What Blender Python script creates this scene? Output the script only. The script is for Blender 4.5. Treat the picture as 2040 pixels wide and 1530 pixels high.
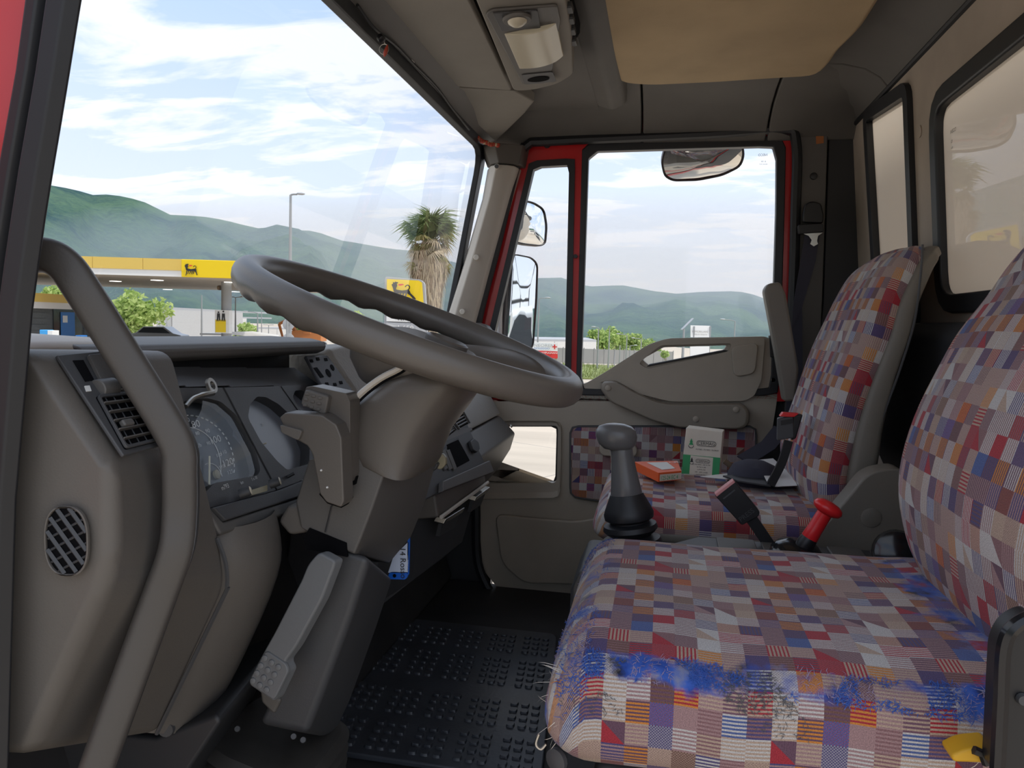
import bpy, bmesh, math, random
from mathutils import Vector, Matrix, noise
random.seed(7)
scene = bpy.context.scene
for o in list(bpy.data.objects): bpy.data.objects.remove(o)
COL = scene.collection
R = math.radians
V = Vector

# ------------------------------------------------------------------ camera
FPX, CX, CY = 1533.0, 1020.0, 765.0
YAW, PITCH, ROLL = R(10.9), R(-4.5), R(1.7)
FW = V((-math.sin(YAW)*math.cos(PITCH), math.cos(YAW)*math.cos(PITCH), math.sin(PITCH)))
_r0 = V((math.cos(YAW), math.sin(YAW), 0)); _u0 = _r0.cross(FW)
RT = _r0*math.cos(ROLL) + _u0*math.sin(ROLL); UP = RT.cross(FW)
cam_d = bpy.data.cameras.new('camera'); cam = bpy.data.objects.new('camera', cam_d); COL.objects.link(cam)
cam_d.sensor_fit = 'HORIZONTAL'; cam_d.sensor_width = 36; cam_d.lens = FPX/2040*36
cam_d.clip_start = .02; cam_d.clip_end = 8000
cam.matrix_world = Matrix(((RT.x, UP.x, -FW.x, 0), (RT.y, UP.y, -FW.y, 0), (RT.z, UP.z, -FW.z, 0), (0, 0, 0, 1)))
scene.camera = cam
GROUND = -2.0
def gz(x, y):
    """the yard is level around the lorry and falls gently away beyond"""
    t = (math.atan2(x, y)+.42)/.2; t = max(0, min(1, t)); t = t*t*(3-2*t)          # steeper on the right, where the land drops
    return GROUND-(.010+.020*t)*max(0, min(math.hypot(x, y), 400)-14)

# ------------------------------------------------------------------ exposure and renderer quality
vs = scene.view_settings
vs.view_transform = 'Standard'; vs.look = 'None'; vs.gamma = 1; vs.use_curve_mapping = False
vs.exposure = 0.42
cy = scene.cycles
cy.use_denoising = True
cy.use_adaptive_sampling = True; cy.adaptive_threshold = .02
cy.max_bounces = 8; cy.diffuse_bounces = 4; cy.glossy_bounces = 4; cy.transmission_bounces = 8
cy.transparent_max_bounces = 16; cy.volume_bounces = 0
cy.caustics_reflective = False; cy.caustics_refractive = False
cy.sample_clamp_indirect = 6

# ------------------------------------------------------------------ world: bright broken cloud over pale blue
W = bpy.data.worlds.new('sky'); scene.world = W; W.use_nodes = True
nt = W.node_tree; nt.nodes.clear()
def wn(t, **k):
    n = nt.nodes.new(t)
    for a, b in k.items(): setattr(n, a, b)
    return n
tc = wn('ShaderNodeTexCoord'); sep = wn('ShaderNodeSeparateXYZ'); nt.links.new(tc.outputs['Generated'], sep.inputs[0])
zc = wn('ShaderNodeMath', operation='MAXIMUM'); nt.links.new(sep.outputs['Z'], zc.inputs[0]); zc.inputs[1].default_value = 0.0
za = wn('ShaderNodeMath', operation='ADD'); nt.links.new(zc.outputs[0], za.inputs[0]); za.inputs[1].default_value = .12
dv = wn('ShaderNodeVectorMath', operation='DIVIDE'); cmb = wn('ShaderNodeCombineXYZ')
for i in range(3): nt.links.new(za.outputs[0], cmb.inputs[i])
nt.links.new(tc.outputs['Generated'], dv.inputs[0]); nt.links.new(cmb.outputs[0], dv.inputs[1])
mp = wn('ShaderNodeMapping'); mp.inputs['Scale'].default_value = (1.0, 2.1, .6); mp.inputs['Rotation'].default_value = (0, 0, .35); mp.inputs['Location'].default_value = (1.3, .4, 0)
nt.links.new(dv.outputs[0], mp.inputs[0])
n1 = wn('ShaderNodeTexNoise'); n1.inputs['Scale'].default_value = 1.5; n1.inputs['Detail'].default_value = 9; n1.inputs['Roughness'].default_value = .58; n1.inputs['Distortion'].default_value = .35
nt.links.new(mp.outputs[0], n1.inputs['Vector'])
cr = wn('ShaderNodeValToRGB'); nt.links.new(n1.outputs['Fac'], cr.inputs[0])
cr.color_ramp.elements[0].position = .36; cr.color_ramp.elements[0].color = (.0, .0, .0, 1)
cr.color_ramp.elements[1].position = .55; cr.color_ramp.elements[1].color = (1, 1, 1, 1)
# thin cloud everywhere towards the horizon
hz = wn('ShaderNodeMapRange'); nt.links.new(sep.outputs['Z'], hz.inputs[0])
hz.inputs['From Min'].default_value = .05; hz.inputs['From Max'].default_value = .45; hz.inputs['To Min'].default_value = .9; hz.inputs['To Max'].default_value = .18
mx = wn('ShaderNodeMath', operation='MAXIMUM'); nt.links.new(cr.outputs[0], mx.inputs[0]); nt.links.new(hz.outputs[0], mx.inputs[1])
mixc = wn('ShaderNodeMix', data_type='RGBA'); nt.links.new(mx.outputs[0], mixc.inputs['Factor'])
mixc.inputs['A'].default_value = (.24, .42, .72, 1); mixc.inputs['B'].default_value = (.70, .735, .805, 1)
bg = wn('ShaderNodeBackground'); bg.inputs['Strength'].default_value = 1.14
nt.links.new(mixc.outputs['Result'], bg.inputs['Color'])
wo = wn('ShaderNodeOutputWorld'); nt.links.new(bg.outputs[0], wo.inputs['Surface'])

# ------------------------------------------------------------------ sun behind thin cloud, high over the rear of the cab
sd = bpy.data.lights.new('sun', 'SUN'); sun = bpy.data.objects.new('sun', sd); COL.objects.link(sun)
sd.energy = 2.2; sd.angle = R(4); sd.color = (1, .94, .84)
sun.rotation_euler = V((-.62, .10, -1.0)).to_track_quat('-Z', 'Y').to_euler()
sun.location = (20, 0, 40)

# ------------------------------------------------------------------ placing helpers: a pixel of the frame and a real plane
def ray(px, py): return FW + RT*((px-CX)/FPX) - UP*((py-CY)/FPX)
def P(px, py, Y=None, X=None, Z=None, pl=None):
    d = ray(px, py)
    if Y is not None: t = Y/d.y
    elif X is not None: t = X/d.x
    elif Z is not None: t = Z/d.z
    else: t = pl[0].dot(pl[1])/d.dot(pl[1])
    return d*t
def D(px, py, dep): return ray(px, py)*dep           # depth along the view axis
def PL(pts, **k): return [P(a, b, **k) for a, b in pts]

# ------------------------------------------------------------------ mesh helpers
class MB:
    def __init__(s): s.v = []; s.f = []; s.uv = {}; s.mi = []; s.cur = 0
    def addv(s, pts):
        i = len(s.v); s.v += [V(p) for p in pts]; return i
    def face(s, idx): s.f.append(tuple(idx)); s.mi.append(s.cur)
    def poly(s, pts): i = s.addv(pts); s.face(range(i, i+len(pts))); return s
    def prism(s, pts, vec):
        n = len(pts); vec = V(vec); i = s.addv(pts); j = s.addv([V(p)+vec for p in pts])
        s.face([i+k for k in range(n)][::-1]); s.face([j+k for k in range(n)])
        for k in range(n): s.face((i+k, i+(k+1) % n, j+(k+1) % n, j+k))
        return s
    def bridge(s, A, B, caps=True):
        n = len(A); i = s.addv(A); j = s.addv(B)
        if caps: s.face([i+k for k in range(n)][::-1]); s.face([j+k for k in range(n)])
        for k in range(n): s.face((i+k, i+(k+1) % n, j+(k+1) % n, j+k))
        return s
    def box(s, c, sz, m=None):
        c = V(c); hx, hy, hz_ = [a/2 for a in sz]
        pts = [V((x, y, z)) for z in (-hz_, hz_) for x, y in ((-hx, -hy), (hx, -hy), (hx, hy), (-hx, hy))]
        if m: pts = [m @ p for p in pts]
        return s.bridge([c+p for p in pts[:4]], [c+p for p in pts[4:]])
    def loft(s, rings, caps=True, closed=True, uv=False):
        n = len(rings[0]); base = [s.addv(r) for r in rings]
        if uv:
            vc = 0
            for k, r in enumerate(rings):
                if k: vc += max((r[q]-rings[k-1][q]).length for q in range(0, n, max(1, n//16)))*.5 + sum((r[q]-rings[k-1][q]).length for q in range(n))/n*.5
                uc = 0
                for q in range(n):
                    if q: uc += (r[q]-r[q-1]).length
                    s.uv[base[k]+q] = (uc, vc)
        m = n if closed else n-1
        for k in range(len(rings)-1):
            a, b = base[k], base[k+1]
            for q in range(m): s.face((a+q, a+(q+1) % n, b+(q+1) % n, b+q))
        if caps: s.face([base[0]+q for q in range(n)][::-1]); s.face([base[-1]+q for q in range(n)])
        return s
    def tube(s, path, r, n=10, closed=False, prof=None, upv=None, caps=True):
        path = [V(p) for p in path]; N = len(path); rings = []
        rr = r if isinstance(r, (list, tuple)) else [r]*N
        prev = None
        for k in range(N):
            if closed: t = path[(k+1) % N]-path[k-1]
            else: t = path[min(k+1, N-1)]-path[max(k-1, 0)]
            t.normalize()
            if upv is not None: u = V(upv)
            elif prev is not None: u = prev
            else: u = V((0, 0, 1)) if abs(t.z) < .9 else V((1, 0, 0))
            u = (u-t*u.dot(t)).normalized(); prev = u; w = t.cross(u)
            if prof: rings.append([path[k]+(u*a+w*b)*rr[k] for a, b in prof])
            else: rings.append([path[k]+(u*math.cos(q*2*math.pi/n)+w*math.sin(q*2*math.pi/n))*rr[k] for q in range(n)])
        if closed: rings.append(rings[0])
        return s.loft(rings, caps=caps and not closed)
    def lathe(s, prof, o, ax=(0, 0, 1), n=24, caps=True):
        ax = V(ax).normalized(); u = ax.orthogonal().normalized(); w = ax.cross(u); o = V(o)
        return s.loft([[o+ax*h+(u*math.cos(q*2*math.pi/n)+w*math.sin(q*2*math.pi/n))*max(r, 1e-4) for q in range(n)] for r, h in prof], caps=caps)
    def build(s, name, mat, parent=None, bevel=0, seg=2, sub=0, solid=0, smooth=40, boxuv=False, loc=None):
        me = bpy.data.meshes.new(name)
        c = V((0, 0, 0))
        for p in s.v: c += p
        c = c/len(s.v) if loc is None else V(loc)
        me.from_pydata([tuple(p-c) for p in s.v], [], s.f)
        mats = mat if isinstance(mat, (list, tuple)) else [mat]
        for m in mats: me.materials.append(M[m])
        for p, q in zip(me.polygons, s.mi): p.material_index = q
        bm = bmesh.new(); bm.from_mesh(me)
        if not s.uv: bmesh.ops.remove_doubles(bm, verts=bm.verts, dist=1e-6)
        bmesh.ops.recalc_face_normals(bm, faces=bm.faces)
        bm.to_mesh(me); bm.free()
        if s.uv:
            L = me.uv_layers.new(name='uv')
            for lp in me.loops: L.data[lp.index].uv = s.uv.get(lp.vertex_index, (0, 0))
        elif boxuv:
            L = me.uv_layers.new(name='uv')
            for p in me.polygons:
                a = max(range(3), key=lambda k: abs(p.normal[k])); i, j = [k for k in range(3) if k != a]
                for li in p.loop_indices:
                    co = me.vertices[me.loops[li].vertex_index].co + c; L.data[li].uv = (co[i], co[j])
        if smooth:
            for p in me.polygons: p.use_smooth = True
            me.set_sharp_from_angle(angle=R(smooth))
        o = bpy.data.objects.new(name, me); COL.objects.link(o)
        if parent is not None: o.parent = parent; o.location = c - worldloc(parent)
        else: o.location = c
        if solid:
            m = o.modifiers.new('solid', 'SOLIDIFY'); m.thickness = abs(solid); m.offset = 1 if solid > 0 else -1
        if bevel:
            m = o.modifiers.new('bevel', 'BEVEL'); m.width = bevel; m.segments = seg; m.limit_method = 'ANGLE'; m.angle_limit = R(28); m.harden_normals = bool(smooth)
        if sub:
            m = o.modifiers.new('sub', 'SUBSURF'); m.levels = sub; m.render_levels = sub
        return o
def worldloc(o):
    l = V(o.location)
    while o.parent is not None: o = o.parent; l = l+o.location
    return l
def tag(o, label=None, cat=None, group=None, kind=None):
    if label: o['label'] = label
    if cat: o['category'] = cat
    if group: o['group'] = group
    if kind: o['kind'] = kind
    return o
def thing(name, loc, label, cat=None, group=None, kind=None):
    o = bpy.data.objects.new(name, None); COL.objects.link(o); o.location = V(loc); o.empty_display_size = .05
    return tag(o, label, cat, group, kind)
def sellipse(c, U, Wv, e=4, n=56, ph=0):
    out = []
    for q in range(n):
        a = 2*math.pi*q/n+ph; ca, sa = math.cos(a), math.sin(a)
        out.append(V(c)+V(U)*math.copysign(abs(ca)**(2/e), ca)+V(Wv)*math.copysign(abs(sa)**(2/e), sa))
    return out
def rrect(o, ex, ey, w, h, r, n=5):
    """rounded rectangle from lower-left corner o"""
    out = []
    for cx_, cy_, a0 in ((w-r, r, -90), (w-r, h-r, 0), (r, h-r, 90), (r, r, 180)):
        for k in range(n+1):
            a = R(a0+90*k/n); out.append(V(o)+ex*(cx_+r*math.cos(a))+ey*(cy_+r*math.sin(a)))
    return out
def roundpoly(pts, r, n=4):
    """round the corners of a 3-D polygon"""
    out = []; N = len(pts)
    for k in range(N):
        a, b, c = V(pts[k-1]), V(pts[k]), V(pts[(k+1) % N])
        d1 = (a-b); d2 = (c-b); rr = min(r, d1.length*.45, d2.length*.45)
        p, q = b+d1.normalized()*rr, b+d2.normalized()*rr
        for t in range(n+1):
            t /= n; out.append(p*(1-t)**2+b*2*t*(1-t)+q*t*t)
    return out
def spline(pts, n=8, closed=False):
    pts = [V(p) for p in pts]; N = len(pts); out = []
    rng = range(N) if closed else range(N-1)
    for k in rng:
        g = (lambda i: pts[i % N]) if closed else (lambda i: pts[min(max(i, 0), N-1)])
        a, b, c, d = g(k-1), g(k), g(k+1), g(k+2)
        for t in range(n):
            t /= n
            out.append(.5*((2*b)+(c-a)*t+(2*a-5*b+4*c-d)*t*t+(3*b-a-3*c+d)*t**3))
    if not closed: out.append(pts[-1])
    return out
def ringframe(outer, inner, vec, mb=None):
    """a frame between two loops of equal length, extruded by vec"""
    mb = mb or MB(); n = len(outer); vec = V(vec)
    a = mb.addv(outer); b = mb.addv(inner); c = mb.addv([V(p)+vec for p in outer]); d = mb.addv([V(p)+vec for p in inner])
    for k in range(n):
        l = (k+1) % n
        mb.face((a+k, a+l, b+l, b+k)); mb.face((c+k, d+k, d+l, c+l)); mb.face((a+k, c+k, c+l, a+l)); mb.face((b+k, b+l, d+l, d+k))
    return mb
def resample(loop, n, start=None):
    """n points evenly along a closed loop, starting nearest to start"""
    loop = [V(p) for p in loop]; N = len(loop)
    if start is not None:
        k = min(range(N), key=lambda i: (loop[i]-V(start)).length); loop = loop[k:]+loop[:k]
    seg = [(loop[(i+1) % N]-loop[i]).length for i in range(N)]; tot = sum(seg); out = []; i = 0; acc = 0
    for q in range(n):
        t = tot*q/n
        while acc+seg[i] < t and i < N-1: acc += seg[i]; i += 1
        out.append(loop[i].lerp(loop[(i+1) % N], (t-acc)/max(seg[i], 1e-9)))
    return out
def text(name, s, mat, parent, o, ex, ey, size, align='LEFT', depth=.0003, off=.0006, squash=1, label=None):
    cu = bpy.data.curves.new(name, 'FONT'); cu.body = s; cu.size = 1; cu.align_x = align; cu.resolution_u = 3
    t = bpy.data.objects.new(name, cu); COL.objects.link(t)
    dg = bpy.context.evaluated_depsgraph_get(); me = bpy.data.meshes.new_from_object(t.evaluated_get(dg))
    bpy.data.objects.remove(t)
    ex = V(ex).normalized(); ey = V(ey).normalized(); nn = ex.cross(ey).normalized()
    mb = MB(); i = mb.addv([V(o)+ex*(v.co.x*size*squash)+ey*(v.co.y*size)+nn*off for v in me.vertices])
    for p in me.polygons: mb.face([i+k for k in p.vertices])
    if not mb.v: return None
    ob = mb.build(name, mat, parent, smooth=0)
    if label: ob['label'] = label
    return ob
def copy_tree(o, parent=None):
    c = o.copy(); COL.objects.link(c)
    c.parent = parent
    for ch in list(o.children): copy_tree(ch, c)
    return c
def instance(o, name, parent, worldpos, rot=None, scale=None):
    """one more object that shares the mesh of o"""
    c = bpy.data.objects.new(name, o.data); COL.objects.link(c)
    c.parent = parent; c.location = V(worldpos)-(worldloc(parent) if parent else V((0, 0, 0)))
    if rot: c.rotation_euler = rot
    if scale: c.scale = scale
    return c
# ------------------------------------------------------------------ materials
M = {}
def mat(name, col, rough=.55, metal=0, spec=.5, bump=0, bscale=300, var=0, vscale=8, coat=0, emit=None, estr=0):
    m = bpy.data.materials.new(name); m.use_nodes = True; t = m.node_tree; b = t.nodes['Principled BSDF']
    b.inputs['Base Color'].default_value = (*col, 1); b.inputs['Roughness'].default_value = rough
    b.inputs['Metallic'].default_value = metal; b.inputs['Specular IOR Level'].default_value = spec
    if coat: b.inputs['Coat Weight'].default_value = coat; b.inputs['Coat Roughness'].default_value = .08
    if emit: b.inputs['Emission Color'].default_value = (*emit, 1); b.inputs['Emission Strength'].default_value = estr
    if var or bump:
        tc = t.nodes.new('ShaderNodeTexCoord')
    if var:
        n = t.nodes.new('ShaderNodeTexNoise'); n.inputs['Scale'].default_value = vscale; n.inputs['Detail'].default_value = 5
        t.links.new(tc.outputs['Object'], n.inputs['Vector'])
        mr = t.nodes.new('ShaderNodeMapRange'); mr.inputs['From Min'].default_value = .3; mr.inputs['From Max'].default_value = .7
        mr.inputs['To Min'].default_value = 1-var; mr.inputs['To Max'].default_value = 1+var; t.links.new(n.outputs['Fac'], mr.inputs[0])
        mm = t.nodes.new('ShaderNodeVectorMath'); mm.operation = 'SCALE'; mm.inputs[0].default_value = col
        t.links.new(mr.outputs[0], mm.inputs['Scale']); t.links.new(mm.outputs[0], b.inputs['Base Color'])
    if bump:
        n = t.nodes.new('ShaderNodeTexNoise'); n.inputs['Scale'].default_value = bscale; n.inputs['Detail'].default_value = 3
        t.links.new(tc.outputs['Object'], n.inputs['Vector'])
        bp = t.nodes.new('ShaderNodeBump'); bp.inputs['Strength'].default_value = bump; bp.inputs['Distance'].default_value = .002
        t.links.new(n.outputs['Fac'], bp.inputs['Height']); t.links.new(bp.outputs[0], b.inputs['Normal'])
    M[name] = m; return m
mat('taupe', (.125, .114, .102), .5, bump=.12, bscale=500, var=.05)           # dash and column plastic
mat('taupe_shell', (.19, .172, .145), .5, bump=.12, bscale=420, var=.06)
mat('taupe_light', (.60, .555, .49), .5, bump=.10, bscale=500, var=.05)       # pillar trim
mat('taupe_soft', (.27, .25, .22), .55, bump=.6, bscale=160, var=.05)       # grained soft dash pad
mat('taupe_door', (.40, .35, .285), .48, bump=.15, bscale=420, var=.06)
mat('taupe_arm', (.27, .235, .19), .45, bump=.15, bscale=420)
mat('wheel_grey', (.118, .105, .092), .36, bump=.08, bscale=500)
mat('charcoal', (.065, .066, .070), .5, bump=.10, bscale=500, var=.06)       # instrument surround
mat('charcoal_dark', (.032, .033, .036), .5)
mat('handle_grey', (.078, .071, .065), .45, bump=.1, bscale=400)
mat('gear_grey', (.13, .13, .133), .30)
mat('boot_rubber', (.045, .041, .037), .55, var=.3, vscale=14)
mat('graphite', (.108, .102, .096), .5, bump=.1, bscale=400, var=.06)
mat('roof_trim', (.125, .118, .108), .7, bump=.15, bscale=350, var=.12, vscale=5)
mat('visor_grey', (.27, .25, .22), .75, bump=.15, bscale=500, var=.06)
mat('headliner', (.50, .375, .225), .9, bump=.25, bscale=600, var=.12, vscale=6)
mat('rear_trim', (.42, .36, .30), .75, bump=.1, bscale=350, var=.14, vscale=5)
mat('rubber', (.014, .015, .018), .45)
mat('black', (.012, .012, .014), .4)
mat('black_gloss', (.012, .012, .014), .15)
mat('hollow', (.004, .004, .005), .9, spec=.1)
mat('mat_rubber', (.060, .066, .080), .34, var=.25, vscale=9, bump=.2, bscale=120)
mat('floor_rubber', (.030, .029, .030), .6, var=.3, vscale=7)
mat('red_paint', (.50, .015, .018), .28, coat=.6, var=.06)
mat('red_plastic', (.75, .02, .025), .3)
mat('orange_sticker', (.40, .14, .04), .6)
mat('orange_card', (.80, .12, .025), .5)
mat('white_card', (.72, .66, .56), .65, var=.06, vscale=20)
mat('green_card', (.03, .33, .11), .55)
mat('ink', (.02, .02, .02), .6)
mat('ink_soft', (.30, .28, .26), .7)
mat('paper', (.78, .78, .76), .8, var=.03)
mat('cloth_dark', (.045, .045, .065), .9)
mat('brown_thing', (.16, .11, .07), .7)
mat('chrome', (.72, .71, .68), .22, metal=1, var=.05)
mat('steel', (.52, .50, .46), .38, metal=1, var=.15, vscale=60)
mat('gold_dull', (.30, .27, .18), .45)
mat('mirror', (.88, .90, .90), .02, metal=1)
mat('blue_tag', (.012, .13, .62), .35)
mat('white_tag', (.62, .70, .86), .4)
mat('white', (.80, .80, .78), .5)
mat('dial_black', (.010, .013, .016), .35)
mat('dial_grey', (.27, .30, .35), .3)
mat('dial_print', (.62, .63, .62), .6)
mat('needle', (.70, .66, .50), .5)
mat('pedal', (.15, .155, .16), .45, bump=.1, bscale=200)
mat('yellow_plastic', (.75, .42, .02), .5)
mat('bead_red', (.45, .06, .03), .4)
mat('bead_pale', (.55, .40, .25), .4)
mat('pink', (.75, .32, .32), .5)
mat('lens', (.62, .57, .44), .3)
mat('bulb', (.62, .57, .45), .2)
# exterior
mat('sign_yellow', (.88, .62, .0), .45)
mat('fascia_yellow', (.74, .52, .12), .5)
mat('sign_white', (.80, .80, .79), .5)
mat('sign_red', (.70, .035, .03), .5)
mat('sign_blue', (.02, .17, .50), .5)
mat('pump_blue', (.05, .36, .78), .4)
mat('sign_grey', (.42, .43, .45), .5)
mat('soffit', (.42, .39, .36), .7)
mat('lamp_white', (.9, .9, .88), .5, emit=(1, .97, .9), estr=1.5)
mat('pole_grey', (.33, .34, .35), .5, metal=.3)
mat('shop_grey', (.11, .12, .125), .7, var=.1)
mat('warehouse', (.50, .50, .50), .8, var=.05)
mat('warehouse_white', (.66, .65, .63), .8, var=.06)
mat('palm_dry', (.46, .37, .25), .85)
mat('bark', (.36, .28, .20), .9, var=.3, vscale=4, bump=.8, bscale=20)
mat('grass', (.20, .24, .07), .9, var=.3, vscale=.6)
mat('machine_orange', (.60, .22, .06), .6)
mat('car_silver', (.45, .46, .48), .3, metal=.4)
mat('truck_white', (.78, .78, .76), .4)
mat('box_wall', (.86, .76, .63), .7, var=.08, vscale=3)
mat('dark_glass', (.03, .035, .04), .1)
mat('fence', (.30, .30, .29), .8)
mat('asphalt', (.30, .295, .28), .9, var=.1, vscale=.5)

def schlick(t, ior):
    """reflectance of a pane seen from either side"""
    g = t.nodes.new('ShaderNodeNewGeometry'); d = t.nodes.new('ShaderNodeVectorMath'); d.operation = 'DOT_PRODUCT'
    t.links.new(g.outputs['Normal'], d.inputs[0]); t.links.new(g.outputs['Incoming'], d.inputs[1])
    def m(op, a, b):
        n = t.nodes.new('ShaderNodeMath'); n.operation = op
        for k, x in enumerate((a, b)):
            if isinstance(x, (int, float)): n.inputs[k].default_value = x
            elif x is not None: t.links.new(x, n.inputs[k])
        return n.outputs[0]
    r0 = ((ior-1)/(ior+1))**2
    return m('ADD', m('MULTIPLY', m('POWER', m('SUBTRACT', 1.0, m('ABSOLUTE', d.outputs['Value'], None)), 5.0), 1-r0), r0)
def glass(name, tint, ior=1.45, rough=0.0):
    m = bpy.data.materials.new(name); m.use_nodes = True; t = m.node_tree; t.nodes.clear()
    tr = t.nodes.new('ShaderNodeBsdfTransparent'); tr.inputs[0].default_value = (*tint, 1)
    gl = t.nodes.new('ShaderNodeBsdfGlossy'); gl.inputs['Roughness'].default_value = rough; gl.inputs[0].default_value = (1, 1, 1, 1)
    mx = t.nodes.new('ShaderNodeMixShader'); t.links.new(schlick(t, ior), mx.inputs[0]); t.links.new(tr.outputs[0], mx.inputs[1]); t.links.new(gl.outputs[0], mx.inputs[2])
    o = t.nodes.new('ShaderNodeOutputMaterial'); t.links.new(mx.outputs[0], o.inputs['Surface']); M[name] = m
glass('glass', (.985, .99, .99), 1.42)
def milky():
    m = bpy.data.materials.new('milky_glass'); m.use_nodes = True; t = m.node_tree; t.nodes.clear()
    df = t.nodes.new('ShaderNodeBsdfDiffuse'); df.inputs[0].default_value = (.66, .58, .49, 1)
    tl = t.nodes.new('ShaderNodeBsdfTranslucent'); tl.inputs[0].default_value = (.80, .72, .62, 1)
    m1 = t.nodes.new('ShaderNodeMixShader'); m1.inputs[0].default_value = .55; t.links.new(df.outputs[0], m1.inputs[1]); t.links.new(tl.outputs[0], m1.inputs[2])
    gl = t.nodes.new('ShaderNodeBsdfGlossy'); gl.inputs['Roughness'].default_value = .0; fr = schlick(t, 1.5)
    mx = t.nodes.new('ShaderNodeMixShader'); t.links.new(fr, mx.inputs[0]); t.links.new(m1.outputs[0], mx.inputs[1]); t.links.new(gl.outputs[0], mx.inputs[2])
    o = t.nodes.new('ShaderNodeOutputMaterial'); t.links.new(mx.outputs[0], o.inputs['Surface']); M['milky_glass'] = m
milky()
glass('gauge_glass', (.93, .95, .97), 1.22)
glass('mirror_tint', (.93, .95, .97), 1.5)

def fabric(name, cell, wear=None, dark=1.0):
    """woven patchwork: small squares, some plain, some striped, some halved by a diagonal"""
    m = bpy.data.materials.new(name); m.use_nodes = True; t = m.node_tree; b = t.nodes['Principled BSDF']
    b.inputs['Roughness'].default_value = .9; b.inputs['Specular IOR Level'].default_value = .15
    b.inputs['Sheen Weight'].default_value = .15
    N = t.nodes.new; L = t.links.new
    def math_(op, a, c=None, d=None):
        n = N('ShaderNodeMath'); n.operation = op
        for i, x in enumerate((a, c, d)):
            if x is None: continue
            if isinstance(x, (int, float)): n.inputs[i].default_value = x
            else: L(x, n.inputs[i])
        return n.outputs[0]
    uv = N('ShaderNodeUVMap'); uv.uv_map = 'uv'
    sc = N('ShaderNodeVectorMath'); sc.operation = 'SCALE'; sc.inputs['Scale'].default_value = 1/cell; L(uv.outputs[0], sc.inputs[0])
    fl = N('ShaderNodeVectorMath'); fl.operation = 'FLOOR'; L(sc.outputs[0], fl.inputs[0])
    fr = N('ShaderNodeVectorMath'); fr.operation = 'FRACTION'; L(sc.outputs[0], fr.inputs[0])
    # the cloth repeats every 11 by 7 squares
    md = N('ShaderNodeVectorMath'); md.operation = 'MODULO'; L(fl.outputs[0], md.inputs[0]); md.inputs[1].default_value = (11, 7, 1)
    wn_ = N('ShaderNodeTexWhiteNoise'); wn_.noise_dimensions = '2D'; L(md.outputs[0], wn_.inputs['Vector'])
    sp = N('ShaderNodeSeparateColor'); L(wn_.outputs['Color'], sp.inputs[0])
    fs = N('ShaderNodeSeparateXYZ'); L(fr.outputs[0], fs.inputs[0])
    def ramp(fac, cols):
        r = N('ShaderNodeValToRGB'); r.color_ramp.interpolation = 'CONSTANT'; e = r.color_ramp.elements
        acc = 0; tot = sum(w for w, _ in cols)
        for k, (w, c) in enumerate(cols):
            q = e[k] if k < 2 else e.new(acc/tot)
            q.position = acc/tot; q.color = (*[x*dark for x in c], 1); acc += w
        L(fac, r.inputs[0]); return r.outputs[0]
    red, orange, pale, navy, mauve, tan, brown, blue = (.36, .035, .05), (.56, .22, .05), (.53, .51, .50), (.085, .07, .18), (.34, .215, .22), (.44, .33, .26), (.17, .09, .075), (.08, .12, .30)
    c1 = ramp(sp.outputs[0], [(11, red), (8, orange), (20, pale), (6, navy), (28, mauve), (15, tan), (4, brown), (3, blue), (5, (.17, .09, .13))])
    c2 = ramp(sp.outputs[2], [(24, pale), (28, (.24, .13, .14)), (16, (.14, .075, .11)), (18, tan), (7, navy), (7, red)])
    s1 = math_('LESS_THAN', math_('FRACT', math_('MULTIPLY', fs.outputs[0], 6)), .48)
    s2 = math_('LESS_THAN', math_('FRACT', math_('MULTIPLY', fs.outputs[1], 6)), .48)
    tri = math_('LESS_THAN', fs.outputs[0], fs.outputs[1])
    ck = N('ShaderNodeTexChecker'); ck.inputs['Scale'].default_value = 16; L(sc.outputs[0], ck.inputs['Vector'])
    g = sp.outputs[1]
    f1 = math_('MULTIPLY', s1, math_('LESS_THAN', g, .58))
    f2 = math_('MULTIPLY', s2, math_('MULTIPLY', math_('GREATER_THAN', g, .58), math_('LESS_THAN', g, .64)))
    f3 = math_('MULTIPLY', tri, math_('MULTIPLY', math_('GREATER_THAN', g, .64), math_('LESS_THAN', g, .70)))
    f4 = math_('MULTIPLY', ck.outputs['Fac'], math_('MULTIPLY', math_('MULTIPLY', math_('GREATER_THAN', g, .70), math_('LESS_THAN', g, .9)), .5))
    fac = math_('ADD', math_('ADD', f1, f2), math_('ADD', f3, f4))
    mx = N('ShaderNodeMix'); mx.data_type = 'RGBA'; L(fac, mx.inputs['Factor']); L(c1, mx.inputs['A']); L(c2, mx.inputs['B'])
    # fine weave
    wv = N('ShaderNodeTexNoise'); wv.inputs['Scale'].default_value = 900; wv.inputs['Detail'].default_value = 2; L(uv.outputs[0], wv.inputs['Vector'])
    wr = N('ShaderNodeMapRange'); wr.inputs['From Min'].default_value = .3; wr.inputs['From Max'].default_value = .7; wr.inputs['To Min'].default_value = .72; wr.inputs['To Max'].default_value = 1.28; L(wv.outputs[0], wr.inputs[0])
    vm = N('ShaderNodeVectorMath'); vm.operation = 'SCALE'; L(mx.outputs['Result'], vm.inputs[0]); L(wr.outputs[0], vm.inputs['Scale'])
    colout = vm.outputs[0]
    bp = N('ShaderNodeBump'); bp.inputs['Strength'].default_value = .35; bp.inputs['Distance'].default_value = .001; L(wv.outputs[0], bp.inputs['Height']); L(bp.outputs[0], b.inputs['Normal'])
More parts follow.
